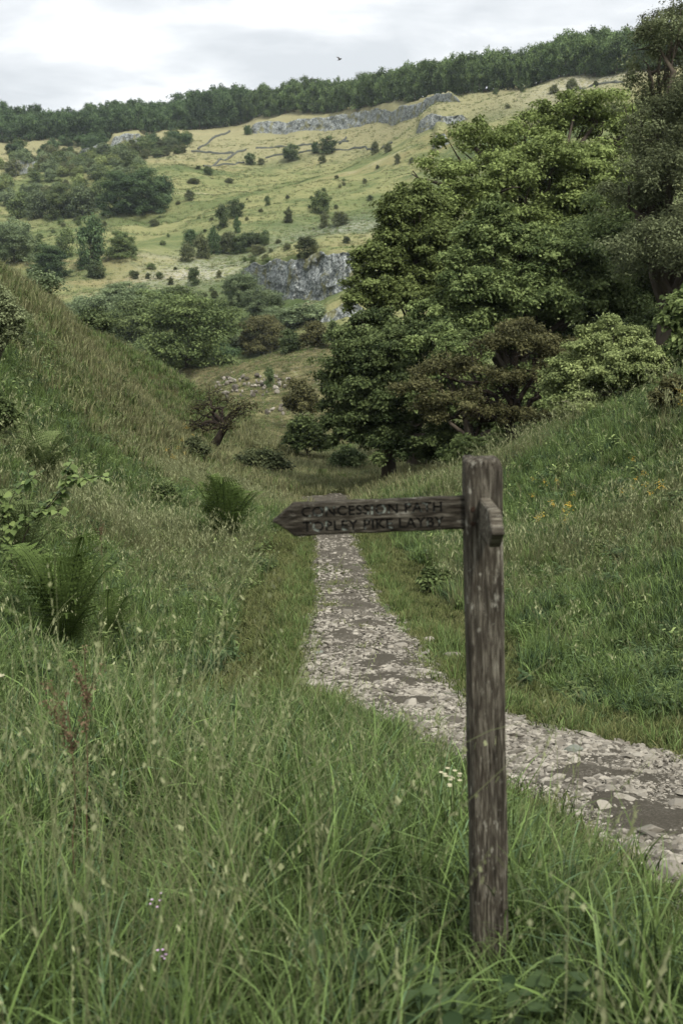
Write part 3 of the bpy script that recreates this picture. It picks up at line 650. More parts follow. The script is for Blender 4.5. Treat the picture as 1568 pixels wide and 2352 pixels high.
# ---------------------------------------------------------------- big trees right of the path
def big(name, bfx, bfy, bY, spec, mat, n_leaf, leaf, seed, label, group=None, cat='tree', **kw):
    x_ = at(bfx, bfy, bY)[0]; base = np.array([x_, bY, Hs(x_, bY)])
    return tree_thing(name, base, lobes_px(base, spec), mat, n_leaf, leaf, seed, label, cat, group, **kw)
G1 = 'big trees crowding right of the path'
big('ash_tree', 1200, 900, 62, [(1010, 400, 75, 60, 60), (1090, 340, 85, 60, 61), (1180, 330, 80, 60, 62), (1290, 270, 85, 55, 64), (1370, 280, 110, 65, 63), (1120, 450, 120, 80, 58), (1250, 410, 130, 90, 60), (1380, 420, 110, 90, 61), (1040, 520, 110, 70, 57), (1180, 560, 140, 90, 58), (1330, 560, 120, 100, 59), (1450, 360, 70, 70, 62), (1060, 620, 110, 80, 57), (1000, 560, 70, 60, 56), (1250, 680, 170, 110, 58), (1380, 500, 130, 120, 60), (1120, 700, 120, 90, 56), (1240, 300, 70, 50, 63), (1440, 300, 70, 60, 62)], 'ash', 187500, 0.170, 101,
    'tallest yellow-green tree, its domed crown highest against the pale hill pasture', G1, tr=.5, clumps=40, flat=.38, clump_r=.26, fill=.18)
big('ash_tree', 960, 1075, 52, [(920, 500, 60, 45, 51), (960, 470, 70, 45, 52), (870, 610, 60, 55, 50), (960, 580, 90, 70, 51), (860, 700, 70, 60, 49), (940, 690, 90, 70, 50), (1040, 640, 90, 80, 51), (900, 560, 50, 45, 51), (830, 650, 40, 40, 50)], 'ash', 125000, 0.149, 102,
    'yellow-green tree leaning out furthest left over the dale, above the dark foliage', G1, tr=.4, clumps=40, flat=.38, clump_r=.26, fill=.18)
big('sycamore_tree', 1180, 1060, 46, [(1120, 560, 70, 70, 46), (1190, 590, 80, 75, 46), (1290, 600, 90, 75, 46), (1100, 680, 90, 70, 45), (1220, 700, 110, 80, 45), (1350, 680, 80, 80, 46), (1140, 500, 40, 45, 46), (1400, 640, 50, 50, 47), (1010, 740, 70, 55, 45), (1100, 780, 90, 70, 45), (1060, 620, 60, 55, 46)], 'syc', 137500, 0.140, 103,
    'mid green broad-leaved tree with upright shoots in the middle of the tree mass', G1, tr=.3, clumps=44, flat=.42, clump_r=.25, fill=.18)
big('sycamore_tree', 900, 1090, 43, [(850, 830, 95, 70, 43), (800, 900, 65, 80, 43), (930, 820, 100, 70, 42), (880, 930, 110, 90, 42), (980, 900, 90, 80, 41), (820, 1000, 70, 70, 42), (930, 1030, 100, 55, 41), (1040, 1020, 90, 55, 40), (860, 760, 80, 50, 44), (780, 950, 45, 70, 43), (1010, 800, 80, 60, 42)], 'dark', 150000, 0.128, 104,
    'dark green sycamore whose lowest branches sweep the grass at the path bend', G1, tr=.28, clumps=44, flat=.36, clump_r=.26, fill=.18)
big('sycamore_tree', 1080, 1080, 39, [(1020, 870, 60, 40, 39), (1060, 830, 60, 40, 39), (1000, 930, 50, 45, 39), (1000, 790, 60, 40, 40), (1110, 960, 70, 60, 39), (1180, 1010, 60, 50, 37), (1100, 1040, 80, 40, 37), (1220, 960, 50, 60, 38)], 'syc', 62500, 0.119, 105,
    'low green branches behind the brown hawthorn, right of the dark sycamore', G1, tr=.16, clumps=24, flat=.4, clump_r=.27)
big('willow_tree', 1540, 700, 44, [(1540, 90, 75, 90, 44), (1490, 170, 55, 60, 44), (1560, 250, 90, 90, 44), (1480, 330, 70, 70, 43), (1540, 420, 110, 110, 42), (1450, 480, 70, 80, 43), (1520, 600, 110, 110, 41), (1640, 300, 120, 160, 43), (1650, 550, 120, 160, 42), (1600, 40, 80, 60, 45), (1475, 245, 60, 60, 44), (1510, 110, 60, 60, 44), (1500, 400, 70, 70, 43)], 'willow', 130000, .12, 106,
    'tall grey-brown tree of fine leaves rising to the top right corner', G1, tr=.35, clumps=40, flat=.8, clump_r=.26, ratio=.4)
big('shade_fill_tree', 1420, 800, 50, [(1400, 560, 90, 100, 50), (1480, 650, 110, 90, 49), (1400, 720, 110, 80, 48), (1540, 760, 90, 80, 46), (1330, 800, 80, 60, 48), (1240, 820, 110, 90, 47), (1300, 900, 120, 90, 45), (1450, 800, 120, 90, 46), (1160, 900, 80, 90, 46), (1200, 740, 90, 70, 48), (1480, 540, 90, 90, 50), (1560, 680, 90, 90, 49), (1150, 1010, 90, 70, 44), (1420, 640, 100, 90, 50)], 'dark', 112500, 0.145, 107,
    'dark-leaved foliage filling in the shaded interior between the tall willow-like tree and the pale bush', G1, tr=.3, clumps=30, flat=.6, fill=.3)  # dark leaves stand in for shade inside the tree mass
big('beech_bush', 1400, 985, 31, [(1370, 830, 85, 55, 31), (1420, 780, 60, 50, 31), (1330, 880, 80, 60, 31), (1440, 870, 90, 60, 30), (1340, 950, 75, 45, 30), (1490, 830, 60, 50, 30), (1400, 740, 25, 25, 31), (1290, 840, 35, 30, 31), (1350, 770, 35, 30, 31), (1300, 940, 40, 40, 30)], 'pale', 95000, .075, 108,
    'pale leafy young beech standing on the grassy slope right of the hawthorn', G1, cat='tree', tr=.12, clumps=30, flat=.5, clump_r=.25, barkmat='palebark')
big('young_tree', 1568, 850, 27, [(1560, 740, 50, 28, 27), (1590, 790, 60, 28, 27), (1600, 690, 60, 25, 27), (1620, 830, 60, 30, 27)], 'syc', 7000, .15, 109,
    'green sapling leaning in at the right edge, above the slope', G1, tr=.07, clumps=14, flat=.4)
# hawthorn, twisted bare limbs and brown leaves
def gnarly(name, base, tips, mat, n_leaf, leaf, seed, label, tr, barkmat='darkbark', lob=(50, 32), cat='tree', twigs=5, fork=None, **kw):
    r = rs(seed); root = empty(name, base); tag(root, label, cat)
    mb = MB(); L_ = []
    f0 = np.array(fork) if fork is not None else np.array([0, 0, .8])
    P = bent((0, 0, -.3), f0, 7, .10, r); tube(mb, P, np.linspace(tr * 1.3, tr * .8, 7), 8)
    for (fx, fy, Y_) in tips:
        e_ = at(fx, fy, Y_) - base; P = bent(f0, e_, 10, .20, r, .05); tube(mb, P, np.linspace(tr * .65, tr * .12, 10), 6)
        k = Y_ / FF; L_.append((*e_, lob[0] * k, lob[0] * k, lob[1] * k))
        for _ in range(twigs):
            s = P[r.randint(3, 10)]; d = r.normal(0, 1, 3); d[2] = d[2] * .5 + .3; d /= np.linalg.norm(d)
            Q = bent(s, s + d * lob[0] * k * 1.2, 7, .2, r); tube(mb, Q, np.linspace(tr * .16, tr * .035, 7), 4)
            for _ in range(3):
                s2 = Q[r.randint(2, 7)]; d2 = r.normal(0, 1, 3); d2 /= np.linalg.norm(d2); tube(mb, bent(s2, s2 + d2 * lob[0] * k * .5, 5, .2, r), np.linspace(tr * .05, tr * .02, 5), 3)
    V, F, v_, CC, CR = crown(L_, n_leaf, leaf, seed + 2, **kw)
    link('crown', mesh_np('crown', V, F, None, M[mat], v_), root); link('trunk', mb.mesh('trunk', M[barkmat], True), root)
    return root
xb = at(1190, 1060, 34.5)[0]; hb_ = np.array([xb, 34.5, Hs(xb, 34.5)])
gnarly('hawthorn_tree', hb_, [(960, 900, 34), (1010, 860, 35), (1080, 850, 34), (1060, 930, 33.5), (1150, 800, 35), (1210, 790, 34), (1270, 800, 35), (1300, 830, 34.5), (1160, 880, 34), (1240, 870, 34), (1120, 960, 34), (1190, 770, 35), (1230, 960, 33.5), (980, 950, 34)], 'brown', 30000, .085, 120,
       'old brown hawthorn with twisted dark limbs behind the signpost', .17, lob=(58, 34), fork=(-.2, 0, 1.3), flat=.5, clumps=16, clump_r=.36)
p = place(478, 1030, 40, 100)
gnarly('hawthorn_tree', p, [(455, 945, p[1]), (500, 925, p[1] + 1), (540, 950, p[1]), (520, 985, p[1] - 1), (560, 935, p[1]), (470, 985, p[1]), (440, 990, p[1]), (480, 905, p[1])], 'brown', 2000, .12, 130,
       'sparse hawthorn leaning left over the foot of the left slope, crooked bare trunk showing', .20, lob=(34, 20), fork=(.9, 0, 1.1), flat=.5, clumps=20, twigs=8)

# ---------------------------------------------------------------- middle distance and far trees: unit prototypes, copied
PT = {}
def proto(key, lobes, mat, n_leaf, leaf, seed, tr=.022, **kw):
    V, F, v_, CC, CR = crown(lobes, n_leaf, leaf, seed, **kw)
    PT[key] = (mesh_np('crown_' + key, V, F, None, M[mat], v_), limbs((0, 0, 0), lobes, seed + 1, tr, 5, 1).mesh('trunk_' + key, M['bark'], True))
round_l = [(0, 0, .52, .42, .42, .42), (-.2, .1, .3, .28, .28, .3), (.22, -.05, .28, .26, .28, .3), (.05, 0, .78, .25, .25, .2), (0, -.2, .2, .36, .28, .25), (0, .1, .12, .4, .36, .16), (-.16, -.1, .62, .26, .26, .24)]
tall_l = [(0, 0, .5, .36, .36, .35), (-.1, 0, .75, .28, .28, .22), (.15, 0, .62, .28, .28, .28), (.05, 0, .9, .16, .16, .1), (-.12, -.1, .25, .34, .3, .25), (.16, 0, .2, .3, .28, .22), (0, 0, .1, .36, .34, .14)]
low_l = [(0, 0, .40, .45, .45, .4), (-.28, 0, .26, .25, .3, .28), (.28, 0, .28, .25, .3, .28), (.08, 0, .68, .28, .28, .25), (-.14, 0, .55, .24, .24, .26), (0, -.1, .1, .46, .36, .14)]
M['hill'] = leaf_mat('hillside_bush_leaves', (0.038, 0.060, 0.027), (0.175, 0.225, 0.098), 0.3)
for k, (mt) in enumerate(['mid', 'midg', 'wood', 'brown', 'scrub', 'pale', 'dark']):
    proto('round_' + mt, round_l, 'hill' if mt == 'dark' else mt, 5200, .062, 200 + k, clumps=11, clump_r=.36, fill=.3)
    proto('tall_' + mt, tall_l, 'hill' if mt == 'dark' else mt, 4800, .060, 220 + k, clumps=11, clump_r=.36, fill=.3)
    proto('low_' + mt, low_l, 'hill' if mt == 'dark' else mt, 4200, .065, 240 + k, clumps=11, clump_r=.36, fill=.3)
for k, mt in enumerate(['mid', 'midg', 'wood', 'brown', 'dark']):
    proto('bigr_' + mt, round_l, mt, 26000, .030, 260 + k, clumps=22, clump_r=.27, fill=.25)
    proto('bigl_' + mt, low_l, mt, 24000, .031, 270 + k, clumps=22, clump_r=.27, fill=.25)
def inst(kind, fx, fyb, w_, h_, label, Y0=100, Y1=700, group=None, name='tree', cat='tree', parts=True, rz=None, Yfix=None):
    if Yfix: x_ = at(fx, fyb, Yfix)[0]; p = np.array([x_, Yfix, Hs(x_, Yfix)])
    else: p = place(fx, fyb, Y0, Y1)
    k = p[1] / FF; W_ = w_ * k; Hh = (h_ * k) if not Yfix else max(h_ * k, at(fx, fyb - h_, Yfix)[2] - p[2])
    rz = random.random() * 6.28 if rz is None else rz
    cr, tk = PT[kind]
    if parts:
        root = empty(name, (p[0], p[1], p[2] - .10 * Hh), rz); root.scale = (W_ * 1.1, W_ * 1.1, Hh * 1.12); tag(root, label, cat, group)
        link('crown', cr, root); link('trunk', tk, root)
    else:
        root = link(name, cr, None, (p[0], p[1], p[2] - .08 * Hh)); root.rotation_euler = (0, 0, rz); root.scale = (W_, W_, Hh * 1.05); tag(root, label, cat, group)
    return root
# valley-bottom clump (left of centre)
for a in [('bigr_midg', 265, 790, 170, 120, 'greyish green tree just behind the left crest, widest pale crown', 110, 230), ('bigl_mid', 350, 760, 150, 100, 'deep green tree between the greyish tree and the big round tree', 110, 240),
          ('bigr_dark', 430, 842, 195, 165, 'big round dark green tree at the foot of the dale behind the left crest', 120, 230), ('bigr_mid', 495, 800, 110, 110, 'green tree joined to the right side of the big round dark tree', 120, 240),
          ('bigl_midg', 300, 700, 130, 55, 'pale low tree on the upper edge of the valley clump', 150, 300), ('bigl_mid', 400, 705, 130, 50, 'low spreading green tree above the big round dark tree', 150, 300),
          ('bigr_midg', 552, 702, 78, 78, 'smoky grey-green tree left of the foot of the grey crag', 150, 320), ('bigr_midg', 605, 740, 95, 80, 'rounded pale green tree under the left end of the grey crag', 150, 320),
          ('bigr_brown', 600, 812, 105, 92, 'olive brown rounded tree on the edge of the stony spur', 120, 260), ('low_pale', 500, 832, 60, 50, 'light green bush between the big dark tree and the olive brown tree', 120, 260),
          ('low_midg', 700, 740, 110, 48, 'long pale green bush along the foot of the grey crag', 150, 300), ('round_dark', 668, 810, 50, 52, 'small blue-green bush right of the olive brown tree', 120, 260),
          ('round_brown', 722, 796, 62, 60, 'brown bush right of the small blue-green bush', 120, 260), ('low_midg', 560, 800, 60, 40, 'grey-green bush left under the olive brown tree', 120, 260),
          ('round_midg', 660, 765, 50, 40, 'grey-green bush above the small blue-green bush', 120, 280), ('tall_dark', 619, 890, 26, 46, 'small dark conifer-shaped bush alone on the stony spur', 70, 200),
          ('bigl_mid', 385, 852, 150, 95, 'dark skirt of foliage at the left foot of the big round tree', 120, 230), ('bigl_wood', 475, 838, 120, 90, 'low dark tree at the right foot of the big round tree', 120, 230), ('bigr_mid', 320, 815, 150, 125, 'green tree wedged between the greyish tree and the big round tree', 110, 230), ('bigl_midg', 190, 750, 120, 75, 'greyish low tree where the clump meets the left crest', 90, 240), ('bigl_midg', 640, 760, 90, 60, 'pale bushy tree below the crag, left of the small blue-green bush', 140, 300),
          ('low_mid', 210, 745, 90, 70, 'green bush at the left end of the valley clump, showing over the crest', 75, 200), ('low_midg', 90, 665, 90, 60, 'greyish bush peeping over the left crest', 60, 260)]:
    inst(*a, name='valley_tree', group='trees in the dale behind the left crest')
# upper left clumps
for a in [('bigr_wood', 275, 492, 92, 88, 'dark tree forming the left half of the big double clump on the hillside'), ('bigr_wood', 330, 492, 105, 95, 'dark tree forming the right half of the big double clump on the hillside'), ('round_wood', 370, 468, 55, 62, 'smaller dark tree at the right end of the big double clump'),
          ('round_mid', 48, 502, 58, 58, 'leftmost tree of the row left of the big double clump'), ('round_midg', 95, 500, 62, 62, 'second tree from the left in the row left of the big double clump'), ('bigr_mid', 145, 500, 70, 72, 'middle and broadest tree of the row left of the big double clump'), ('round_midg', 190, 497, 62, 66, 'fourth tree from the left in the row left of the big double clump'), ('round_mid', 222, 482, 50, 58, 'tree touching the left side of the big double clump'),
          ('bigr_midg', 35, 600, 110, 92, 'broad grey-green tree at the left edge, halfway up the far side'), ('low_mid', 92, 592, 60, 44, 'low dark bush right of the broad left edge tree'), ('tall_mid', 152, 592, 44, 66, 'slim upright tree between the left edge tree and the tall dark tree'), ('tall_wood', 214, 612, 70, 108, 'tall dark tree, highest of the group left of the open slope'),
          ('bigr_mid', 278, 592, 62, 58, 'rounded tree touching the right side of the tall dark tree'), ('bigr_wood', 116, 642, 92, 72, 'rounded dark tree below the slim upright tree'), ('round_dark', 222, 640, 40, 40, 'small very dark round bush below the tall dark tree'), ('low_wood', 193, 618, 32, 34, 'small dark bush at the left foot of the tall dark tree'), ('low_dark', 304, 585, 20, 24, 'little dark bush right of the rounded tree on the open slope'), ('low_midg', 20, 560, 60, 50, 'grey bush at the left edge behind the broad tree')]:
    inst(*a, name='hillside_tree', Y0=170, group='trees on the left of the far hillside')
# open slope bushes: (kind, fx, fy base, w, h)
BU = [('tall_dark', 510, 526, 32, 54, 'upright dark bush left of the round one, middle of the open slope'), ('round_dark', 539, 500, 40, 40, 'round dark bush beside the upright one, middle of the open slope'), ('tall_wood', 545, 536, 21, 36, 'narrow bush below the round dark bush'),
      ('round_mid', 737, 492, 40, 50, 'rounded green tree standing highest above the grey crag'), ('tall_scrub', 744, 522, 26, 36, 'brownish bush just below the rounded green tree'), ('tall_dark', 614, 473, 17, 24, 'lone small dark bush in the centre of the open slope'), ('tall_scrub', 663, 512, 24, 34, 'faded brownish bush left of the rounded green tree'),
      ('low_scrub', 782, 516, 36, 30, 'low brown bush right of the brownish bush, above the crag'), ('round_wood', 440, 566, 34, 38, 'dark bush at the upper left of the diagonal thicket'), ('tall_scrub', 463, 592, 40, 52, 'tallest brownish bush of the diagonal thicket'), ('tall_wood', 491, 584, 34, 58, 'tall dark bush in the middle of the diagonal thicket'),
      ('low_scrub', 433, 600, 34, 42, 'lowest left bush of the diagonal thicket'), ('round_scrub', 524, 582, 42, 44, 'brown-green bush right of the tall dark bush in the thicket'), ('round_dark', 548, 582, 38, 38, 'dark round bush in the right half of the thicket'), ('low_dark', 580, 564, 50, 32, 'long dark bush along the top of the thicket'),
      ('round_dark', 608, 564, 28, 34, 'dark bush ending the thicket on the right'), ('low_scrub', 592, 584, 36, 22, 'low light bush below the right end of the thicket'), ('tall_dark', 446, 656, 30, 44, 'lone dark bush on the rough slope below the thicket'), ('low_scrub', 705, 582, 48, 38, 'brown bush perched on the top edge of the grey crag'),
      ('round_dark', 669, 369, 40, 35, 'largest round bush on the pale field by the walls'), ('round_dark', 575, 379, 27, 27, 'round bush left of the largest one on the pale field'), ('low_scrub', 600, 377, 16, 14, 'tiny bush between the two round bushes on the pale field'), ('round_wood', 724, 352, 20, 26, 'left one of the pair of bushes beside the field wall'),
      ('round_dark', 751, 353, 38, 35, 'right, larger one of the pair of bushes beside the field wall'), ('low_scrub', 740, 376, 18, 20, 'brownish bush below the pair by the field wall'), ('round_dark', 479, 404, 21, 21, 'small round dark bush below the lower left field wall'), ('low_dark', 455, 389, 12, 9, 'tiny dark bush just under the lower left field wall'),
      ('low_scrub', 526, 420, 20, 11, 'flat little bush on the slope under the field corner'), ('low_scrub', 446, 422, 30, 14, 'flat wide bush below the pale field'), ('low_scrub', 435, 460, 22, 24, 'brown bush on the pale bare patch right of the double clump'), ('low_scrub', 356, 520, 24, 18, 'low bush below the big double clump'),
      ('round_scrub', 861, 354, 20, 27, 'first of three small bushes in a row under the upper rocks'), ('round_scrub', 891, 350, 19, 19, 'second of three small bushes in a row under the upper rocks'), ('round_scrub', 912, 376, 17, 21, 'third and lowest of three small bushes under the upper rocks'), ('low_scrub', 944, 375, 13, 13, 'tiny bush right of the three small bushes'),
      ('round_dark', 894, 459, 21, 20, 'dark bush beside the left edge of the big trees'), ('low_dark', 849, 461, 16, 14, 'dark little bush left of the one beside the big trees'), ('low_scrub', 837, 423, 11, 13, 'tiny dark bush high above the crag'), ('low_scrub', 790, 427, 9, 9, 'tiniest dark bush left of the one high above the crag'),
      ('round_wood', 569, 310, 20, 22, 'bush at the left end of the long ridge cliff'), ('low_dark', 1137, 218, 14, 15, 'left of the small bushes on the ridge pasture'), ('low_dark', 1198, 212, 10, 15, 'narrow bush on the ridge pasture before the wood'), ('round_scrub', 1312, 214, 27, 31, 'largest bush on the ridge pasture near the right trees'),
      ('low_scrub', 1366, 199, 12, 13, 'tiny bush on the ridge pasture nearest the right trees'), ('low_scrub', 1270, 215, 24, 20, 'low scrubby bush left of the largest on the ridge pasture'), ('low_scrub', 1165, 250, 12, 10, 'tiny bush below the wood on the ridge pasture'), ('low_scrub', 640, 560, 14, 12, 'tiny bush above the left end of the crag'),
      ('low_scrub', 240, 520, 14, 12, 'tiny bush above the tall dark tree'), ('low_scrub', 410, 470, 12, 9, 'tiny bush right of the double clump'), ('low_scrub', 700, 620, 30, 22, 'bush growing on a ledge of the grey crag')]
for a in BU:
    inst(*a, name='bush', cat='bush', Y0=170, group='bushes dotted over the open far hillside', parts=(a[3] > 30))
# scrub belts: similar bushes that nothing tells apart
def belt(n_, fxs, fys, w_, kinds, label, group, Y0=250, seed=1):
    r = rs(seed)
    for _ in range(n_):
        t_ = r.rand(); fx = fxs[0] + (fxs[1] - fxs[0]) * t_; fy = fys[0] + (fys[1] - fys[0]) * t_ + (r.rand() - .5) * fys[2]
        ww = w_[0] + (w_[1] - w_[0]) * r.rand()
        inst(kinds[r.randint(len(kinds))], fx, fy, ww, ww * (.7 + .4 * r.rand()), label, Y0=Y0, group=group, name='scrub_bush', cat='bush', parts=False)
belt(100, (0, 340), (430, 385, 90), (16, 44), ['low_mid', 'round_midg', 'low_scrub', 'round_mid', 'low_midg', 'low_pale'], 'bushy shrub in the scrub belt across the left hillside above the dark clumps', 'shrubs of the left scrub belt', seed=2)
belt(60, (205, 430), (376, 340, 36), (12, 30), ['tall_scrub', 'low_mid', 'tall_midg', 'low_scrub'], 'small upright shrub on the slope between the left wood and the pale field', 'shrubs below the left wood', 300, 3)
belt(24, (0, 240), (368, 335, 30), (14, 34), ['low_wood', 'low_mid', 'round_wood'], 'dark shrub along the foot of the left ridge wood', 'shrubs along the left wood edge', 300, 4)
belt(10, (330, 430), (345, 325, 14), (24, 44), ['low_wood', 'round_wood', 'low_mid'], 'green shrub at the right foot of the left wood beside the field wall', 'shrubs by the wood corner', 300, 5)
belt(16, (300, 780), (540, 470, 150), (5, 14), ['low_scrub', 'low_mid'], 'tiny dark shrub dotted on the open hillside grass', 'tiny shrubs on the open hillside', 220, 6)
belt(9, (420, 900), (500, 400, 40), (5, 12), ['low_scrub', 'low_mid'], 'tiny dark shrub dotted on the higher hillside grass', 'tiny shrubs on the higher hillside', 300, 7)
belt(16, (300, 520), (640, 660, 60), (9, 20), ['low_scrub', 'low_mid', 'tall_scrub'], 'small shrub on the rough stony slope above the valley clump', 'shrubs above the valley clump', 200, 8)
belt(22, (560, 850), (600, 585, 60), (8, 20), ['low_scrub', 'low_mid'], 'small shrub clinging along the top of the grey crag', 'shrubs along the crag top', 200, 9)
belt(14, (0, 240), (540, 520, 40), (8, 16), ['low_scrub', 'low_mid'], 'small shrub between the two rows of trees on the left hillside', 'shrubs between the left tree rows', 200, 10)

# ridge woods
WT = []
for k in range(6):
    r = rs(300 + k); lo = [(r.normal(0, .05), 0, .80, .33, .33, .2), (r.normal(0, .12), .05, .6, .36, .36, .24), (-.2, 0, .42, .26, .28, .22), (.2, 0, .45, .26, .28, .24), (0, -.1, .28, .32, .28, .2), (.05, 0, .14, .3, .3, .15)]
    V, F, v_, CC, CR = crown(lo, 3600, .065, 310 + k, clumps=10, clump_r=.36, fill=.25)
    mb = MB(); mb.add(V, F, v=v_); wm_ = mb.mesh('wood_tree', M['wood'])
    tb = limbs((0, 0, 0), lo, 330 + k, .022, 5, 0).mesh('t', M['palebark'])
    bm = bmesh.new(); bm.from_mesh(wm_); n0 = len(bm.faces); bm.from_mesh(tb); bm.faces.ensure_lookup_table()
    for f in bm.faces[n0:]: f.material_index = 1
    bm.to_mesh(wm_); bm.free(); wm_.materials.append(M['palebark']); WT.append(wm_)
M['plantation'] = leaf_mat('plantation_leaves', (0.036, 0.064, 0.026), (0.20, 0.275, 0.110), 0.3)
WT2 = [m.copy() for m in WT]
for m in WT2: m.materials[0] = M['plantation']
def ridge(pts, rows, dy, n_, hpx, label, group, seed, WT=WT):
    r = rs(seed); pts = np.array(pts, float); cnt = 0
    base = []
    for fx, fy in pts: p = place(fx, fy, 340, 760); base.append((p[0] / p[1], p[1]))
    base = np.array(base); o_ = np.argsort(base[:, 0]); base = base[o_]; Yb = base[:, 1]
    Yb[1:-1] = (Yb[:-2] + 2 * Yb[1:-1] + Yb[2:]) / 4
    for row in range(rows):
        for i_ in range(n_):
            t_ = base[0, 0] + (base[-1, 0] - base[0, 0]) * (i_ + .5 * (row % 2) + r.rand() * .6) / n_
            Y_ = np.interp(t_, base[:, 0], Yb) + 9 + row * dy + r.rand() * 3; x_ = t_ * Y_; z_ = Hs(x_, Y_)
            hh = (hpx[0] + (hpx[2] if t_ > hpx[3] else 0)) * (.85 + .3 * r.rand()) * (1 if row else .92)
            ww = hh * (.62 + .25 * r.rand()) * hpx[1]
            o = link('ridge_tree', WT[r.randint(6)], None, (x_, Y_, z_ - .3)); o.scale = (ww, ww, hh); o.rotation_euler = (0, 0, r.rand() * 6.28); tag(o, label, 'tree', group); cnt += 1
    return cnt
ridge([(560, 289), (640, 276), (700, 268), (760, 260), (880, 245), (1000, 228), (1100, 217), (1250, 197), (1350, 186), (1440, 178), (1568, 164)], 4, 6, 52, (14.0, .78, 0, 9), 'green tree in the dense wood along the right-hand ridge skyline', 'trees of the right ridge wood', 401, WT2)
ridge([(0, 334), (60, 332), (120, 328), (200, 321), (300, 308), (360, 304), (430, 302), (500, 296), (562, 287)], 4, 14, 30, (14.0, .95, 5.0, -.13), 'dark green tree in the wood along the left-hand ridge skyline', 'trees of the left ridge wood', 402)

# ---------------------------------------------------------------- cliffs
def cliff(key, name, label, mat, depth_px=10, res=3.0, seed=1, cat='cliff'):
    r_ = cliffs[key]; Y_ = r_[:, 1].mean(); tot = (r_[-1, 0] - r_[0, 0]) * Y_; hm = r_[:, 2].max()
    cell = res / FF * Y_; nu = max(12, int(tot / cell)); nv = max(8, int(hm / cell * 1.2)); u = np.linspace(0, 1, nu + 1); t = r_[0, 0] + (r_[-1, 0] - r_[0, 0]) * u
    Yc = np.interp(t, r_[:, 0], r_[:, 1]); h = np.interp(t, r_[:, 0], r_[:, 2]); x0 = t * Yc; zb = H0(x0, Yc)
    h = h * (1 + .22 * fbm(u * nu * .10, u * 0 + seed, 3))
    vv = np.linspace(0, 1, nv + 1)
    UU, VV = np.meshgrid(np.arange(nu + 1), vv)
    size = hm * .22
    # blocky columns and ledges
    cx = np.floor(x0[None] / (size * .8) + 0.7 * vnoise(VV * 4 + seed, x0[None] / size)); cz_ = np.floor(VV * h[None] / (size * 1.5) + vnoise(cx * 3.1, cx * 0 + seed) * 2)
    blk = _P[(cx.astype(int) * 7) % 256, (cz_.astype(int) * 13) % 256]
    off = size * (.75 * blk + .6 * fbm(x0[None] / size * .9 + VV, VV * 4 + seed, 4)) + size * .5 * vnoise(x0[None] / (size * 3), VV * 0 + seed)
    edge = np.sin(np.pi * np.clip(u, 0, 1))[None] ** .3
    Yg = Yc[None] + 0.35 * VV * h[None] - off * edge
    Xg = x0[None] + r_.shape[0] * 0 + rs(seed).normal(0, size * .05, Yg.shape)
    Zg = zb[None] - .12 * h[None] + VV * h[None] * 1.12
    cap = [(3.0, .02), (9.0, -.06), (18.0, -.5)]
    for q, dz in cap:
        Xg = np.vstack([Xg, x0[None]]); Yg = np.vstack([Yg, Yc[None] + .35 * h[None] + q * h[None] * .12]); Zg = np.vstack([Zg, (zb + h * (1 + dz))[None]])
    V = np.stack([Xg, Yg, Zg], -1); nr_, nc = V.shape[:2]
    i = np.arange(nr_ - 1)[:, None] * nc; j = np.arange(nc - 1)[None]; F = np.stack([i + j, i + j + 1, i + nc + j + 1, i + nc + j], -1).reshape(-1, 4)
    me = mesh_np(name, V.reshape(-1, 3), F, None, M[mat]); me.materials.append(M['ground'])
    a = me.attributes.new('far', 'FLOAT', 'POINT'); a.data.foreach_set('value', np.ones(len(me.vertices), dtype=np.float32))
    a = me.attributes.new('dry', 'FLOAT', 'POINT'); a.data.foreach_set('value', np.full(len(me.vertices), .5, dtype=np.float32))
    mi = np.zeros(len(F), dtype=np.int32); mi[(nr_ - 4) * (nc - 1) + 0:] = 1; me.polygons.foreach_set('material_index', mi)
    o = link(name, me); tag(o, label, cat); return o
cliff('ridge', 'cliff', 'long low grey cliff band running below the right ridge wood', 'crag', seed=1)
cliff('outcrop', 'rock_outcrop', 'short grey outcrop just below the right end of the long cliff', 'crag', seed=2)
cliff('stub', 'rock_outcrop', 'small grey rock stub at the upper left edge of the big trees', 'crag', seed=3)
cliff('quarry', 'cliff', 'small grey cliff in the trees below the left ridge wood', 'crag', seed=4)
cliff('quarryw', 'cliff', 'low shaded rock face left of the small grey cliff below the left wood', 'crag', seed=5)
cliff('leftcrag', 'cliff', 'broken pale rock buttresses near the left edge under the left wood', 'crag', seed=6)
cliff('crag', 'crag', 'large bluish grey limestone crag in the middle of the hillside', 'crag', seed=7)
cliff('lowcrag', 'rock_outcrop', 'small grey rock face below the big crag beside the tree edge', 'crag', seed=8)

# ---------------------------------------------------------------- rocks
def rock_mesh(seed, n_=16, sx=1, sy=.75, sz=.42, mat='stone'):
    r = rs(seed); bm = bmesh.new()
    P = r.normal(0, 1, (n_, 3)); P /= np.linalg.norm(P, axis=1)[:, None]; P *= (.5 * np.array([sx, sy, sz]))
    for p in P: bm.verts.new(p)
    bmesh.ops.convex_hull(bm, input=bm.verts)
    for v in [v for v in bm.verts if not v.link_faces]: bm.verts.remove(v)
    bmesh.ops.bevel(bm, geom=list(bm.edges), offset=.012, segments=1, affect='EDGES')
    me = bpy.data.meshes.new('stone'); bm.to_mesh(me); bm.free(); me.materials.append(M[mat]); return me
RK = [rock_mesh(500 + i, 14 + i % 5, 1, .55 + .35 * (i % 3) / 2, .26 + .08 * (i % 4)) for i in range(12)]
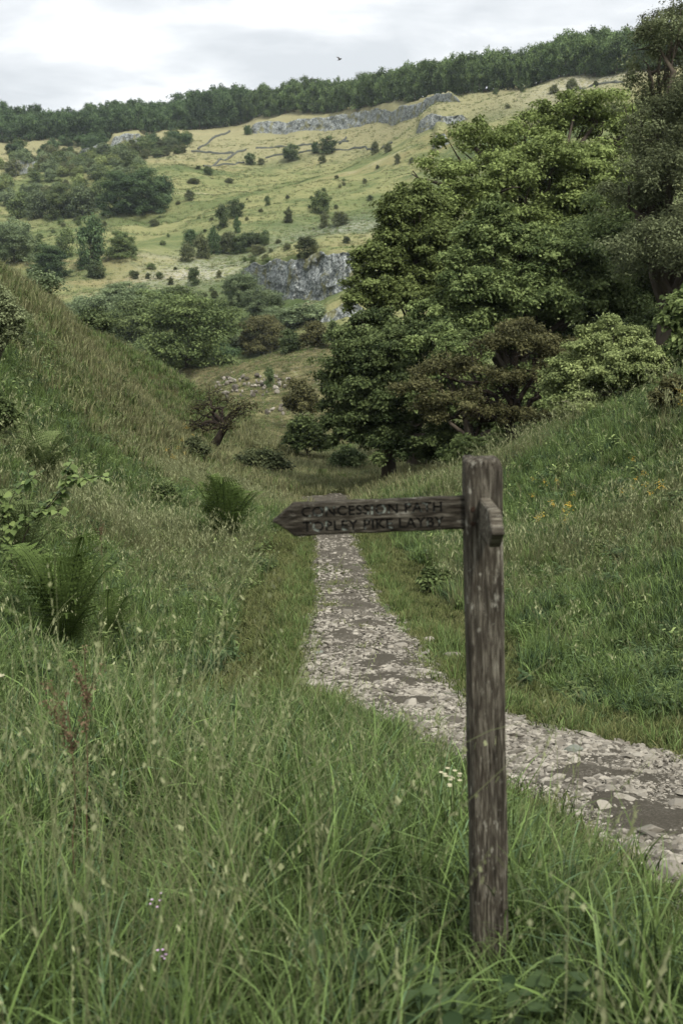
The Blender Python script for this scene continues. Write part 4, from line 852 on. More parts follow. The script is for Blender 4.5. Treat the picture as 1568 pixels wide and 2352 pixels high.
# gravel (uncountable)
r = rs(60)
def path_pts(n_, pw=1.0):
    u = r.rand(n_) ** pw * (NP_ - 2); k = u.astype(int); f = (u - k)[:, None]; a = e1[k] * (1 - f) + e1[k + 1] * f; c_ = e2[k] * (1 - f) + e2[k + 1] * f
    s = r.rand(n_)[:, None]; p = a + (c_ - a) * s; return p[:, 0], p[:, 1], s[:, 0], np.linalg.norm(c_ - a, axis=1)
x, y, s, wd_ = path_pts(100000); q = np.hypot(x, y)
bare = fbm(x * 1.1 + 4, y * 1.1, 3)
keep = (y > 3.0) & (r.rand(len(x)) < np.where(bare > .10, .95, .50) * np.where(y > 33, .08, 1) * np.clip(9 / q, .5, 1)); x, y, q = x[keep], y[keep], q[keep]; n_ = len(x)
sz = (.012 + .065 * r.rand(n_) ** 3.2) * (1 + .03 * q); sz = np.where(bare[keep] > .10, sz * .5, sz); z = Hpath(x, y) - sz * .01
scatter('gravel', np.stack([x, y, z], 1), RK, r.randint(0, 12, n_), np.stack([sz, sz, sz * .8], 1), np.stack([r.normal(0, .2, n_), r.normal(0, .2, n_), r.rand(n_) * 6.28], 1), 'pale broken limestone gravel covering the path', 'gravel')
# 280 countable stones, the ones that show largest
x, y, s, wd_ = path_pts(3000, .75)
ok = (y > 4.2) & (y < 22); x, y = x[ok][:270], y[ok][:270]
az_ = np.hypot(x, y); sz = (.055 + .10 * r.rand(len(x)) ** 3) * (1 + .02 * az_); zz = Hpath(x, y)
for i in range(len(x)):
    o = link('path_stone', RK[r.randint(12)], None, (x[i], y[i], zz[i] + sz[i] * .03)); o.scale = (sz[i], sz[i], sz[i] * .8); o.rotation_euler = (r.normal(0, .2), r.normal(0, .2), r.rand() * 6.28)
    tag(o, 'loose pale limestone lump lying on the stony path', 'stone', 'loose stones on the path')
def stone(fx, fy, wpx, label, mat='stone', Y0=3, Y1=60, seed=1, flat=.45, name='boulder'):
    p = place(fx, fy, Y0, Y1); W_ = wpx / FF * p[1] / cP * 1.25
    o = link(name, rock_mesh(seed, 22, 1, .8, flat, mat), None, (p[0], p[1], p[2] + W_ * flat * .22)); o.scale = (W_,) * 3; o.rotation_euler = (0, 0, seed); tag(o, label, 'stone'); return o
for a in [(1530, 2018, 105, 'largest pale flat boulder at the lower right edge of the path', 'stone'), (1478, 1985, 60, 'brownish boulder just behind the largest pale boulder', 'stone'), (1560, 1985, 50, 'boulder cut by the right edge beside the largest pale one', 'stone'),
          (1322, 1878, 48, 'rounded pale stone sitting in bare soil right of the post', 'stone'), (1318, 1732, 50, 'grey mossy rock in the middle of the near path', 'greystone'), (1185, 1758, 36, 'rounded stone touching the right side of the post', 'stone'),
          (1268, 1812, 46, 'pale flat stone right of the post, left part of the near path', 'stone'), (1285, 1795, 44, 'long pale stone behind the flat one right of the post', 'stone'), (1395, 1742, 36, 'pale rounded stone near the far edge of the near path', 'stone'), (1490, 1750, 44, 'long flat stone lying across the near path at right', 'stone'),
          (920, 1488, 34, 'pointed dark-sided stone at the middle of the path bend', 'stone'), (1040, 1515, 46, 'pale brown stone in the grass left of the post', 'stone'), (985, 1478, 40, 'flat pale stone at the right edge of the path bend', 'stone'), (735, 1505, 26, 'small dark stone at the left edge of the path bend', 'greystone'),
          (955, 1600, 46, 'angular flat stone leaning up on the near bend', 'stone'), (845, 1420, 34, 'pale half buried stone across the middle of the path', 'stone'), (1455, 2110, 44, 'half hidden stone in the grass at the lower right', 'stone'), (690, 1235, 30, 'small flat stone in the turf under the sign tip', 'stone'),
          (1330, 1912, 46, 'light stone below the rounded pale one right of the post', 'stone'), (1420, 1925, 40, 'light stone right of the post at the near edge of the path', 'stone')]:
    stone(*a, seed=int(a[0]))
stone(388, 1034, 16, 'white stone showing in the grass on the left slope', 'stone', 20, 90, 77, .8)
# white stones of the dark rocky patch on the spur
r = rs(71)
for (fx0, fx1, fy0, fy1, n_) in [(495, 640, 868, 912, 60), (635, 665, 868, 895, 14), (610, 660, 930, 960, 10), (500, 525, 900, 925, 10)]:
    for _ in range(n_):
        fx = fx0 + (fx1 - fx0) * r.rand(); fy = fy0 + (fy1 - fy0) * r.rand(); p = place(fx, fy, 60, 190); W_ = (7 + 9 * r.rand()) / FF * p[1]
        o = link('scree_stone', RK[r.randint(12)], None, (p[0], p[1], p[2] + W_ * .35)); o.scale = (W_, W_, W_ * 2.2); o.rotation_euler = (0, 0, r.rand() * 6); tag(o, 'white stone among the dark rocky patch on the brown spur', 'stone', 'white stones on the brown spur')

# ---------------------------------------------------------------- field walls
def wallthing(pts, hpx, label, seed):
    r = rs(seed); W3 = np.array([place(fx, fy, 300, 700) for fx, fy in pts]); P = []
    for a, c_ in zip(W3[:-1], W3[1:]):
        m = max(2, int(np.linalg.norm(c_ - a) / 1.2)); P += [a + (c_ - a) * k / m for k in range(m)]
    P.append(W3[-1]); P = np.array(P); P[:, 2] = H(P[:, 0], P[:, 1]); d = np.gradient(P[:, :2], axis=0); d /= np.linalg.norm(d, axis=1)[:, None] + 1e-9; nrm = np.stack([-d[:, 1], d[:, 0]], 1) * .35
    hh = .75 * hpx / FF * P[:, 1] * (.8 + .4 * r.rand(len(P)))
    prof = []
    for sx, zz in [(-1, -.4), (-1, .0), (-.7, 1), (.7, 1), (1, 0), (1, -.4)]:
        prof.append(np.c_[P[:, :2] + nrm * sx * (1 + .2 * r.rand(len(P)))[:, None], P[:, 2] + zz * hh])
    V = np.stack(prof, 1); n1_ = len(P); i = np.arange(n1_ - 1)[:, None] * 6; j = np.arange(5)[None]
    F = np.stack([i + j, i + j + 1, i + 6 + j + 1, i + 6 + j], -1).reshape(-1, 4)
    V = V.reshape(-1, 3); Fe = np.array([[0, 1, 4, 5], [1, 2, 3, 4]]); F = np.concatenate([F, Fe, Fe[:, ::-1] + (n1_ - 1) * 6])
    o = link('field_wall', mesh_np('field_wall', V, F, None, M['wall'])); tag(o, label, 'wall', 'dry stone field walls on the hillside')
wallthing([(455, 344), (480, 328), (505, 312), (528, 303)], 5, 'dry stone wall climbing from the field corner to the left wood', 1)
wallthing([(440, 349), (470, 351), (500, 354), (537, 354)], 5, 'short level dry stone wall on the left of the pale fields', 2)
wallthing([(468, 383), (500, 374), (525, 364), (545, 350), (566, 345)], 5, 'dry stone wall stepping up left of the round field bushes', 3)
wallthing([(588, 342), (640, 338), (700, 334), (760, 330), (800, 326)], 4, 'long upper dry stone wall crossing the pale fields below the ridge cliff', 4)
wallthing([(610, 364), (680, 352), (760, 345), (840, 338), (900, 330)], 4, 'lower dry stone wall running behind the pair of bushes', 5)
wallthing([(780, 332), (788, 324), (795, 318)], 5, 'short dry stone wall spur joining the two long walls', 6)
wallthing([(490, 384), (540, 380), (560, 374)], 4, 'broken dry stone wall below the stepping wall', 7)
wallthing([(1326, 202), (1370, 196), (1430, 190)], 5, 'low dry stone wall on the ridge pasture below the wood', 8)

# ---------------------------------------------------------------- ferns
def fern(name, p, W_, Hh, nf, label, seed, mat='fern', cat='fern', lean=.0):
    r = rs(seed); root = empty(name, p); tag(root, label, cat)
    for i in range(nf):
        a = i / nf * 6.283 + r.normal(0, .25); L_ = (.75 + .35 * r.rand()); d = np.array([math.cos(a), math.sin(a) * .8, 0]); out_ = W_ * .5 * L_ * (.25 + .95 * r.rand()); hh = Hh * L_ * (.45 + .7 * r.rand())
        t = np.linspace(0, 1, 34); P = np.outer(np.sin(t * 1.35) ** 1.3 * out_ / .97, d); P[:, 2] = hh * np.sin(t * 1.75) / 1.0 * (1 - .12 * t ** 3); P[:, 0] += lean * t ** 2 * W_
        mb = MB(); tube(mb, P, np.linspace(.006, .0012, 34) * Hh * 1.4, 4, .2)
        T = np.gradient(P, axis=0); T /= np.linalg.norm(T, axis=1)[:, None]
        side = np.cross(T, [0, 0, 1]); side /= np.linalg.norm(side, axis=1)[:, None] + 1e-9; nrm = np.cross(side, T)
        flen = np.linalg.norm(P[-1] - P[0]) * 1.25
        for k in range(4, 34):
            u = t[k]; pl_ = flen * .23 * math.sin(min(1, (u + .12) * 1.05) * math.pi) ** .8 + .01 * Hh
            for sg in (-1, 1):
                dirp = side[k] * sg * .93 + T[k] * .42 - np.array([0, 0, .16]) + r.normal(0, .05, 3); dirp /= np.linalg.norm(dirp); up_ = nrm[k] if nrm[k][2] > 0 else -nrm[k]; wdir = np.cross(dirp, up_); wd = flen * .012
                m = 7
                for q in range(m):   # pinnules
                    u0 = q / m; c0 = P[k] + dirp * pl_ * u0; w2 = wd * (1.1 - u0) * 1.6; st = pl_ / m * .95
                    V = [c0 - wdir * w2, c0 + dirp * st * .5, c0 + wdir * w2, c0 - dirp * st * .12]
                    mb.add(np.array([c0 - wdir * w2 + dirp * st * .5, c0 + dirp * st, c0 + wdir * w2 + dirp * st * .5, c0]), [[0, 1, 2, 3]], v=np.clip(.15 + .6 * u + .3 * r.rand(), 0, 1))
        link('frond', mb.mesh('frond', M[mat]), root)
    return root
def fern_at(fx, fy, Y0, Y1, wpx, hpx, nf, label, seed, **kw):
    p = place(fx, fy, Y0, Y1); k = p[1] / FF; return fern('fern', p, wpx * k * 1.2, hpx * k * 1.2, nf, label, seed, **kw)
fern_at(150, 1500, 5, 14, 270, 225, 26, 'largest fern, spread in the long grass at the left edge', 801)
fern_at(520, 1252, 12, 34, 165, 150, 26, 'bright green fern in the middle of the left bank, left of the sign tip', 802)
fern_at(95, 1110, 8, 30, 190, 110, 20, 'dark fern under the left slope, behind the bramble', 803, mat='dark')
fern_at(60, 1300, 5, 16, 200, 190, 10, 'dark-leaved fern between bramble and largest fern', 804, mat='dark')
fern_at(255, 1490, 5, 14, 110, 150, 10, 'small yellowish fern right of the largest fern', 805, lean=.3)
fern_at(740, 1105, 30, 70, 36, 26, 8, 'small dark clump at the end of the valley floor, left one', 806)
fern_at(790, 1108, 30, 70, 36, 24, 8, 'small dark clump at the end of the valley floor, right one', 807)

# leafy bushes near
def leaf_bush(name, fx, fy, Y0, Y1, wpx, hpx, mat, n_, leaf, label, seed, cat='bush', **kw):
    p = place(fx, fy, Y0, Y1); k = p[1] / FF; W_ = wpx * k; Hh = hpx * k
    lo = [(0, 0, Hh * .45, W_ * .38, W_ * .3, Hh * .4), (-W_ * .25, 0, Hh * .35, W_ * .25, W_ * .2, Hh * .3), (W_ * .25, 0, Hh * .38, W_ * .25, W_ * .2, Hh * .32), (0, 0, Hh * .7, W_ * .25, W_ * .2, Hh * .28)]
    return tree_thing(name, p, lo, mat, n_, leaf, seed, label, cat, tr=Hh * .02, **kw)
leaf_bush('bush', 5, 860, 10, 30, 130, 230, 'willow', 16000, .06, 'brown-green bush cut by the left edge halfway up the near slope', 821, clumps=20)
leaf_bush('bush', -5, 1010, 10, 30, 110, 110, 'dark', 9000, .06, 'dark low bush cut by the left edge below the brown-green bush', 822, clumps=16)
leaf_bush('bush', 705, 1062, 50, 100, 110, 110, 'dark', 9000, .18, 'dark ivy-covered bush at the end of the valley floor, left of the big trees', 823, clumps=20)
leaf_bush('bush', 600, 1088, 40, 90, 130, 55, 'scrub', 8000, .14, 'low olive bush spreading at the foot of the left slope', 824, clumps=18)
leaf_bush('bush', 690, 985, 70, 120, 90, 130, 'brown', 7000, .2, 'twiggy brown bush on the spur beside the big dark sycamore', 825, clumps=12)
leaf_bush('bush', 768, 800, 80, 200, 60, 60, 'mid', 4000, .25, 'green bush against the left outline of the leaning tree', 826, clumps=12)
leaf_bush('bush', 370, 1165, 15, 50, 90, 55, 'dark', 5000, .07, 'dark herb clump on the left slope above the bright fern', 827, clumps=14)
leaf_bush('bush', 800, 1085, 50, 90, 90, 60, 'mid', 4000, .15, 'pale green bush at the foot of the big trees by the valley floor', 828, clumps=12)
leaf_bush('nettle_clump', 1003, 1362, 9, 30, 85, 60, 'dark', 2600, .07, 'dark leafy plant in the grass right of the path', 829, cat='plant', clumps=14)
leaf_bush('bush', 270, 890, 30, 80, 40, 30, 'dark', 1200, .12, 'small dark bush in the middle of the left slope', 830, clumps=8)
leaf_bush('bush', 455, 1060, 35, 80, 70, 60, 'scrub', 2400, .13, 'scrubby bush under the leaning hawthorn', 831, clumps=10)
leaf_bush('bush', 1540, 960, 20, 40, 90, 100, 'brown', 4500, .08, 'rust tinged bush on the right slope beside the pale beech', 832, clumps=14)

# bramble arch at left
p0 = place(30, 1330, 5, 16); Yb = p0[1]
br = empty('bramble', p0); tag(br, 'arching bramble with large toothed leaves above the ferns at the left edge', 'bramble')
r = rs(840); mb = MB(); lf = MB()
stems = [[(30, 1330), (60, 1210), (130, 1150), (160, 1100), (215, 1093), (250, 1098)], [(60, 1210), (110, 1165), (160, 1100), (158, 1060)], [(-30, 1340), (0, 1200), (40, 1120), (90, 1090)], [(-20, 1300), (10, 1230), (70, 1180), (140, 1170)], [(30, 1330), (20, 1180), (-30, 1110)]]
for st in stems:
    P = np.array([at(fx, fy, Yb - .05 * k) - p0 for k, (fx, fy) in enumerate(st)]); t = np.linspace(0, len(P) - 1, 24); Q = np.stack([np.interp(t, np.arange(len(P)), P[:, i]) for i in range(3)], 1)
    for _ in range(3): Q[1:-1] = (Q[:-2] + 2 * Q[1:-1] + Q[2:]) / 4
    tube(mb, Q, np.linspace(.006, .002, 24), 5)
    for k in range(3, 24):
        for _ in range(3 if k > 6 else 1):
            d = r.normal(0, 1, 3); d[2] = d[2] * .3 - .15; d /= np.linalg.norm(d); nrm = np.array([r.normal(0, .35), r.normal(0, .35) - .35, 1.0]); nrm -= nrm.dot(d) * d; nrm /= np.linalg.norm(nrm); sd_ = np.cross(d, nrm)
            c0 = Q[k] + d * .02; ll = .055 + .05 * r.rand(); ww = ll * .36; uu = np.linspace(0, 1, 8); prof = np.sin(np.pi * uu ** .8) ** .8 * ww
            prof = prof * (1 + .18 * (np.arange(8) % 2)); cen = c0 + np.outer(uu * ll, d) - np.outer(uu ** 2 * ll * .3, [0, 0, 1])
            A = cen + prof[:, None] * sd_ + prof[:, None] * nrm * .25; B = cen - prof[:, None] * sd_ + prof[:, None] * nrm * .25; V = np.concatenate([A, cen, B]); i = np.arange(7)
            F = np.concatenate([np.stack([i, i + 1, i + 9, i + 8], 1), np.stack([i + 8, i + 9, i + 17, i + 16], 1)]); lf.add(V, F, v=r.rand())
link('stem', mb.mesh('stem', M['darkbark'], True), br); link('foliage', lf.mesh('foliage', M['bramble']), br)

# ---------------------------------------------------------------- broad-leaved weeds by the post
def weed(name, x_, y_, Hh, nl, leaf, label, seed, mat='weed', group=None):
    r = rs(seed); Hh *= .72; root = empty(name, (x_, y_, Hs(x_, y_))); tag(root, label, 'weed', group)
    mb = MB(); lf = MB()
    for s in range(4):
        a = r.rand() * 6.28; top = np.array([math.cos(a) * Hh * .35, math.sin(a) * Hh * .35, Hh * (.7 + .3 * r.rand())]); P = bent((0, 0, -.03), top, 8, .05, r); tube(mb, P, np.linspace(.003, .0015, 8), 4)
        for k in range(1, 8):
            for sg in range(nl):
                d = r.normal(0, 1, 3); d[2] *= .25; d /= np.linalg.norm(d); nrm = np.array([r.normal(0, .3), r.normal(0, .3) - .2, 1.]); nrm -= nrm.dot(d) * d; nrm /= np.linalg.norm(nrm); sd_ = np.cross(d, nrm)
                ll = leaf * (.7 + .6 * r.rand()); uu = np.linspace(0, 1, 8); prof = np.sin(np.pi * uu ** .75) * ll * .3 * (1 + .15 * (np.arange(8) % 2)); cen = P[k] + np.outer(uu * ll, d) - np.outer(uu ** 2 * ll * .35, [0, 0, 1])
                A = cen + prof[:, None] * (sd_ + nrm * .3); B = cen - prof[:, None] * (sd_ - nrm * .3); V = np.concatenate([A, cen, B]); i = np.arange(7)
                F = np.concatenate([np.stack([i, i + 1, i + 9, i + 8], 1), np.stack([i + 8, i + 9, i + 17, i + 16], 1)]); lf.add(V, F, v=r.rand() * .7)
    link('stem', mb.mesh('stem', M['grass']), root); link('foliage', lf.mesh('foliage', M[mat]), root)
for i, (x_, y_, hh, lb) in enumerate([(.18, 2.45, .40, 'broad-leaved weed in the grass left of the post foot'), (.33, 2.35, .36, 'broad-leaved weed directly in front of the post foot'), (.50, 2.5, .34, 'broad-leaved weed right of the post foot'), (.02, 2.6, .42, 'broad-leaved weed further left of the post foot'),
                                     (.62, 2.25, .34, 'broad-leaved weed near the bottom edge right of the post'), (.25, 2.05, .34, 'broad-leaved weed at the bottom edge below the post'), (-.35, 2.3, .36, 'broad-leaved weed at the bottom edge in the middle'), (1.55, 6.9 + 2.3, .22, 'small broad-leaved weed on the right bank')]):
    weed('weed', x_, y_, hh, 2, .06, lb, 850 + i)

M['dock'] = leaf_mat('dock_seeds', (0.08, 0.055, 0.032), (0.22, 0.155, 0.095), 0.15)
def dock(fx, fyt, fyb, Y_, label, seed):
    r = rs(seed); top = at(fx, fyt, Y_); g = np.array([top[0], Y_, Hs(top[0], Y_)]); root = empty('dock_plant', g); tag(root, label, 'weed')
    st = MB(); sd2 = MB(); h_ = top[2] - g[2]; P = bent((0, 0, -.02), (0, 0, h_), 14, .03, r); tube(st, P, np.linspace(.004, .0015, 14), 5); lo_ = max(.25, 1 - (fyb - fyt) / FF * Y_ / h_)
    br_ = [P[int(lo_ * 13):]]
    for k in range(5):
        s0 = P[max(1, int(13 * (lo_ + (1 - lo_) * r.rand() * .6)))]; Q = bent(s0, s0 + np.array([r.normal(0, .035), r.normal(0, .035), .10 + .05 * r.rand()]), 7, .05, r); tube(st, Q, np.linspace(.002, .001, 7), 4); br_.append(Q)
    for Q in br_:
        for _ in range(26 * len(Q) // 4):
            c0 = Q[r.randint(len(Q))] + r.normal(0, .007, 3); V, F = leafset(c0[None], r.normal(0, 1, (1, 3)), .011, .008, r); sd2.add(V, F, v=r.rand())
    link('stem', st.mesh('stem', M['dock']), root); link('seed_head', sd2.mesh('seed_head', M['dock']), root)
dock(195, 1490, 1640, 3.5, 'reddish brown dock seed spike in the long grass at the left', 870)
dock(150, 1590, 1720, 3.2, 'shorter reddish brown dock spike left of the taller one', 871)
dock(232, 1195, 1240, 13, 'brown seeded dock on the bank above the largest fern', 872)

# ---------------------------------------------------------------- flowers
b = NB('yellow_petals'); M['yellow'] = b.finish((0.60, 0.40, 0.06), .6); b = NB('pink_petals'); M['pink'] = b.finish((0.62, 0.42, 0.62), .6); b = NB('cream_florets'); M['cream'] = b.finish((0.34, 0.32, 0.21), .7)
def flower_mesh(kind, seed, Hh, hr, mat):
    r = rs(seed); st = MB(); P = bent((0, 0, 0), (r.normal(0, .05) * Hh, r.normal(0, .05) * Hh, Hh), 7, .04, r); tube(st, P, np.linspace(.0025, .0015, 7) * max(1, Hh), 4, .3); hd = MB()
    nh = {'cluster': 14, 'few': 5}.get(kind, 1)
    for i in range(nh):
        c0 = P[-1] + (r.normal(0, 1, 3) * hr * np.array([1, 1, .8]) if nh > 1 else 0)
        rad = hr * (.45 if nh > 1 else 1)
        for k in range(8):
            a = k / 8 * 6.283; d = np.array([math.cos(a), math.sin(a), .25]); e_ = np.array([-math.sin(a), math.cos(a), 0]) * rad * .3
            hd.add(np.array([c0, c0 + d * rad * .6 + e_, c0 + d * rad, c0 + d * rad * .6 - e_]), [[0, 1, 2, 3]])
    return st.mesh('stem', M['grass']), hd.mesh('flower_head', M[mat])
YF = [flower_mesh('cluster', 900 + i, .55, .05, 'yellow') for i in range(3)]
r = rs(910)
def flowers(n_, fx0, fx1, fy0, fy1, Y0, Y1, label, group, s=1.0):
    for _ in range(n_):
        p = place(fx0 + (fx1 - fx0) * r.rand(), fy0 + (fy1 - fy0) * r.rand(), Y0, Y1); root = empty('yellow_flower', (p[0], p[1], p[2]), r.rand() * 6.28); root.scale = (s * .75,) * 2 + (s,); tag(root, label, 'flower', group)
        a, c_ = YF[r.randint(3)]; link('stem', a, root); link('flower_head', c_, root)
flowers(16, 1220, 1330, 1140, 1260, 10, 30, 'yellow ragwort on the right slope just right of the post top', 'yellow flowers right of the post', .7)
flowers(10, 1380, 1540, 1070, 1200, 10, 30, 'yellow ragwort on the right slope towards the right edge', 'yellow flowers near the right edge', .7)
flowers(6, 1530, 1568, 930, 990, 15, 40, 'yellow ragwort beside the rust tinged bush', 'yellow flowers by the rusty bush', .9)
flowers(12, 380, 450, 995, 1100, 25, 80, 'yellow flower on the left slope around the white stone', 'yellow flowers on the left slope', 1.1)
def single(name, x_, y_, hh, hr, mat, label, seed, kind='one'):
    a, c_ = flower_mesh(kind, seed, hh, hr, mat); root = empty(name, (x_, y_, Hs(x_, y_))); tag(root, label, 'flower'); link('stem', a, root); link('flower_head', c_, root)
p = at(352, 2068, 2.75); single('pink_flower', p[0], p[1], p[2] - Hs(p[0], p[1]), .010, 'pink', 'pair of small pink blossoms in the long grass at lower left', 920, 'few')
p = at(372, 2192, 2.5); single('pink_flower', p[0], p[1], p[2] - Hs(p[0], p[1]), .009, 'pink', 'pale pink blossom below the pair at lower left', 921, 'few')
p = at(50, 1545, 3.6); single('white_flower', p[0], p[1], p[2] - Hs(p[0], p[1]), .02, 'cream', 'white bindweed-like blossom at the left edge', 922)
p = at(1062, 1795, 3.8); single('cream_flower', p[0], p[1], p[2] - Hs(p[0], p[1]), .022, 'cream', 'frothy cream flower head touching the left side of the post', 923, 'cluster')

# ---------------------------------------------------------------- the signpost
PX, PY = 0.416, 2.93
gz0 = Hs(PX, PY)
sp = empty('signpost', (PX, PY, gz0)); sp.rotation_euler = (0, R(-2.1), 0)
tag(sp, 'weathered oak signpost with pointed arms standing in long grass beside the path', 'signpost')
TOP = at(1108, 1050, PY)[2] - gz0
def bm_obj(name, bm, mat, parent, loc=(0, 0, 0), smooth=False):
    me = bpy.data.meshes.new(name); bm.to_mesh(me); bm.free(); me.materials.append(mat)
    if smooth:
        for p_ in me.polygons: p_.use_smooth = True
    return link(name, me, parent, loc)
def post_mesh():
    r = rs(11); W_, D_ = .097, .095; bm = bmesh.new(); rows = 46; ring = []
    prof = []
    c_ = .010
    base = [(-W_ / 2 + c_, -D_ / 2), (-.016, -D_ / 2), (.016, -D_ / 2), (W_ / 2 - c_, -D_ / 2), (W_ / 2, -D_ / 2 + c_), (W_ / 2, 0), (W_ / 2, D_ / 2 - c_), (W_ / 2 - c_, D_ / 2), (0, D_ / 2), (-W_ / 2 + c_, D_ / 2), (-W_ / 2, D_ / 2 - c_), (-W_ / 2, 0), (-W_ / 2, -D_ / 2 + c_)]
    zs = list(np.linspace(-.35, TOP - .03, rows)) + [TOP - .018, TOP - .008, TOP - .002, TOP]
    sc_ = [1.0] * rows + [.965, .90, .80, .62]
    for k, (z_, s_) in enumerate(zip(zs, sc_)):
        rg = []
        for q, (x_, y_) in enumerate(base):
            j = (vnoise(np.array([z_ * 9 + q * 3.1]), np.array([q * 1.7]))[0]) * .0035
            rg.append(bm.verts.new((x_ * (s_) * (1 + j / .05), y_ * s_ * (1 + j / .05), z_ + (vnoise(np.array([x_ * 60.]), np.array([y_ * 60.]))[0] * .006 if k >= rows else 0))))
        ring.append(rg)
    for a, c2 in zip(ring[:-1], ring[1:]):
        for q in range(len(base)): bm.faces.new((a[q], a[(q + 1) % len(base)], c2[(q + 1) % len(base)], c2[q]))
    bm.faces.new(ring[-1]); bm.faces.new(ring[0][::-1]); bmesh.ops.recalc_face_normals(bm, faces=bm.faces)
    return bm
bm_obj('post', post_mesh(), M['post'], sp)
def board(name, Lb, Hb, Tb, tip, mat, loc, rot, seed, root_in=.02):
    """pointed board along -X local, root at x=0, subdivided with a worn outline"""
    r = rs(seed); bm = bmesh.new(); nx = 40; xs = np.concatenate([np.linspace(root_in, -(Lb - tip), nx), np.linspace(-(Lb - tip), -Lb, 8)[1:]])
    rows = []
    for k, x_ in enumerate(xs):
        f = 1.0 if x_ >= -(Lb - tip) else max(.04, (Lb + x_) / tip)
        zt = Hb / 2 * f + (vnoise(np.array([x_ * 40.]), np.array([seed * 1.]))[0] * .003); zb = -Hb / 2 * f + (vnoise(np.array([x_ * 35.]), np.array([seed + 9.]))[0] * .003); e_ = min(.004, Hb * f * .2)
        rows.append([bm.verts.new((x_, y_, z_)) for y_, z_ in [(-Tb / 2, zb + e_), (-Tb / 2, zt - e_), (-Tb / 2 + e_, zt), (Tb / 2 - e_, zt), (Tb / 2, zt - e_), (Tb / 2, zb + e_), (Tb / 2 - e_, zb), (-Tb / 2 + e_, zb)]])
    for a, c2 in zip(rows[:-1], rows[1:]):
        for q in range(8): bm.faces.new((a[q], a[(q + 1) % 8], c2[(q + 1) % 8], c2[q]))
    bm.faces.new(rows[0]); bm.faces.new(rows[-1][::-1]); bmesh.ops.recalc_face_normals(bm, faces=bm.faces)
    o = bm_obj(name, bm, mat, sp, loc); o.rotation_euler = rot; return o
ZB = TOP - .141; HB = .086
arm = board('sign_arm', .517, HB, .032, .055, M['board'], (-.03, -.004, ZB), (0, R(-.3), 0), 4)
arm['label'] = 'long arm pointing left, lettered CONCESSION PATH, TOPLEY PIKE LAYBY'
# carved lettering: recess cut with the text itself, dark floor left at the bottom
def text_mesh(body, size, depth, offset, width=None):
    cu = bpy.data.curves.new('t', 'FONT'); cu.body = body; cu.size = size; cu.extrude = depth; cu.offset = offset; cu.align_x = 'LEFT'; cu.align_y = 'CENTER'; cu.resolution_u = 3; cu.space_character = 1.08
    o = bpy.data.objects.new('t', cu); col.objects.link(o); bpy.context.view_layer.update(); dg = bpy.context.evaluated_depsgraph_get()
    me = bpy.data.meshes.new_from_object(o.evaluated_get(dg)); bpy.data.objects.remove(o)
    V = np.array([v.co[:] for v in me.vertices]); w0 = V[:, 0].max() - V[:, 0].min(); k = (width / w0) if width else 1
    for v in me.vertices: v.co.x = (v.co.x - V[:, 0].min()) * k
    return me
rows_txt = [('CONCESSION PATH', .036, .0185, .365, -.442), ('TOPLEY PIKE LAYBY', .036, -.0205, .368, -.440)]
lett = []
for body, size, zc_, wd_, x0_ in rows_txt:
    for depth, ypos, kind in ((.004, -.016, 'cut'), (.0006, -.0122, 'floor')):
        tm = text_mesh(body, size, depth, .0008 if kind == 'cut' else .0003, wd_); tm.transform(Matrix.Rotation(R(90), 4, 'X')); tm.transform(Matrix.Translation((x0_, ypos, zc_)))
        if kind == 'cut':
            co = bpy.data.objects.new('cutter', tm); col.objects.link(co); co.parent = sp; co.location = arm.location; co.rotation_euler = arm.rotation_euler
            md = arm.modifiers.new('cut', 'BOOLEAN'); md.operation = 'DIFFERENCE'; md.object = co; md.solver = 'EXACT'; md.use_self = True
            tm.materials.append(M['letter'])
            try: md.material_mode = 'TRANSFER'
            except Exception: pass
            lett.append(co)
        else:
            tm.materials.clear(); tm.materials.append(M['letter']); link('lettering', tm, arm)
bpy.context.view_layer.update(); dg = bpy.context.evaluated_depsgraph_get(); cutme = bpy.data.meshes.new_from_object(arm.evaluated_get(dg))
arm.modifiers.clear()
if len(cutme.polygons) > 100: arm.data = cutme
for co in lett: bpy.data.objects.remove(co)
arm2 = board('sign_arm', .215, .094, .030, .055, M['board_y'], (.001, -.03, ZB - .004), (0, R(-2), R(92)), 8); arm2['label'] = 'short grey arm pointing towards the viewer'
arm3 = board('sign_arm', .34, .075, .030, .05, M['board'], (-.028, .03, ZB + .070), (0, 0, R(-95)), 9); arm3['label'] = 'arm behind the post pointing away'
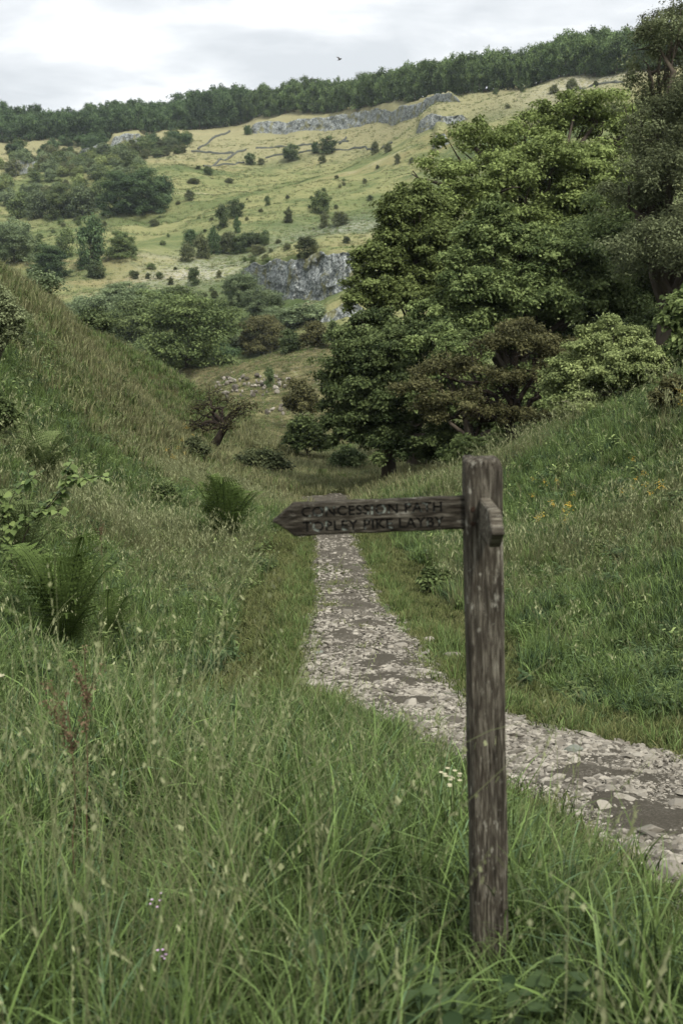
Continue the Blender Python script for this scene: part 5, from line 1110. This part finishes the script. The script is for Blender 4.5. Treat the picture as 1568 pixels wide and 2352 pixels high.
for z_ in (ZB + .014, ZB - .024):
    bm = bmesh.new(); bmesh.ops.create_cone(bm, cap_ends=True, segments=12, radius1=.0075, radius2=.006, depth=.006); bmesh.ops.rotate(bm, verts=bm.verts, matrix=Matrix.Rotation(R(90), 3, 'X')); bm_obj('bolt', bm, M['bolt'], sp, (-.031, -.0485, z_))

# ---------------------------------------------------------------- bird
p = at(780, 137, 120); bm = bmesh.new()
body = [(-.28, .0, 0), (-.1, .05, .02), (.12, .05, .02), (.24, 0, .03), (.12, -.05, -.02), (-.1, -.05, -.02)]
mb = MB()
t_ = np.linspace(0, 1, 9); tube(mb, np.stack([t_ * .5 - .25, t_ * 0, t_ * .04], 1), .06 * np.sin(np.pi * (t_ * .9 + .05)) ** .8, 8)
for sg, zz in ((1, .28), (-1, .16)):
    W = np.array([[-.08, 0, 0], [.08, 0, 0], [.10, sg * .25, zz * .8], [-.05, sg * .28, zz * .8], [.0, sg * .5, zz], [-.08, sg * .52, zz]]); mb.add(np.concatenate([W, W - [0, 0, .012]]), [[0, 1, 2, 3], [3, 2, 4, 5], [6, 7, 8, 9], [9, 8, 10, 11]])
mb.add([[-.25, 0, 0], [-.42, .07, 0], [-.42, -.07, 0], [-.25, 0, -.01]], [[0, 1, 2, 3]])
bird = link('bird', mb.mesh('bird', M['darkbark'])); bird.location = p; bird.rotation_euler = (R(10), R(-20), R(25)); bird.scale = (1, 1, 1); tag(bird, 'small dark bird flying alone against the cloudy sky', 'bird')

# ---------------------------------------------------------------- haze
HZ = 0.00008
bm = bmesh.new(); bmesh.ops.create_cube(bm, size=1.0)
zmin = float(Z.min()) - 1; zmax = 160.0
for v in bm.verts: v.co = (v.co.x * 6600, v.co.y * 6600, (zmin + zmax) / 2 + v.co.z * (zmax - zmin))
hm = bpy.data.materials.new('haze'); hm.use_nodes = True; hn = hm.node_tree; hn.nodes.clear(); ho = hn.nodes.new('ShaderNodeOutputMaterial'); pv = hn.nodes.new('ShaderNodeVolumePrincipled')
pv.inputs['Color'].default_value = (0.80, 0.90, 1.0, 1); pv.inputs['Density'].default_value = HZ; hn.links.new(pv.outputs[0], ho.inputs['Volume'])
hz = bm_obj('haze', bm, hm, None); tag(hz, 'thin pale air haze over the dale', 'haze', kind='stuff')
print('control points', n, 'objects', len(bpy.data.objects))
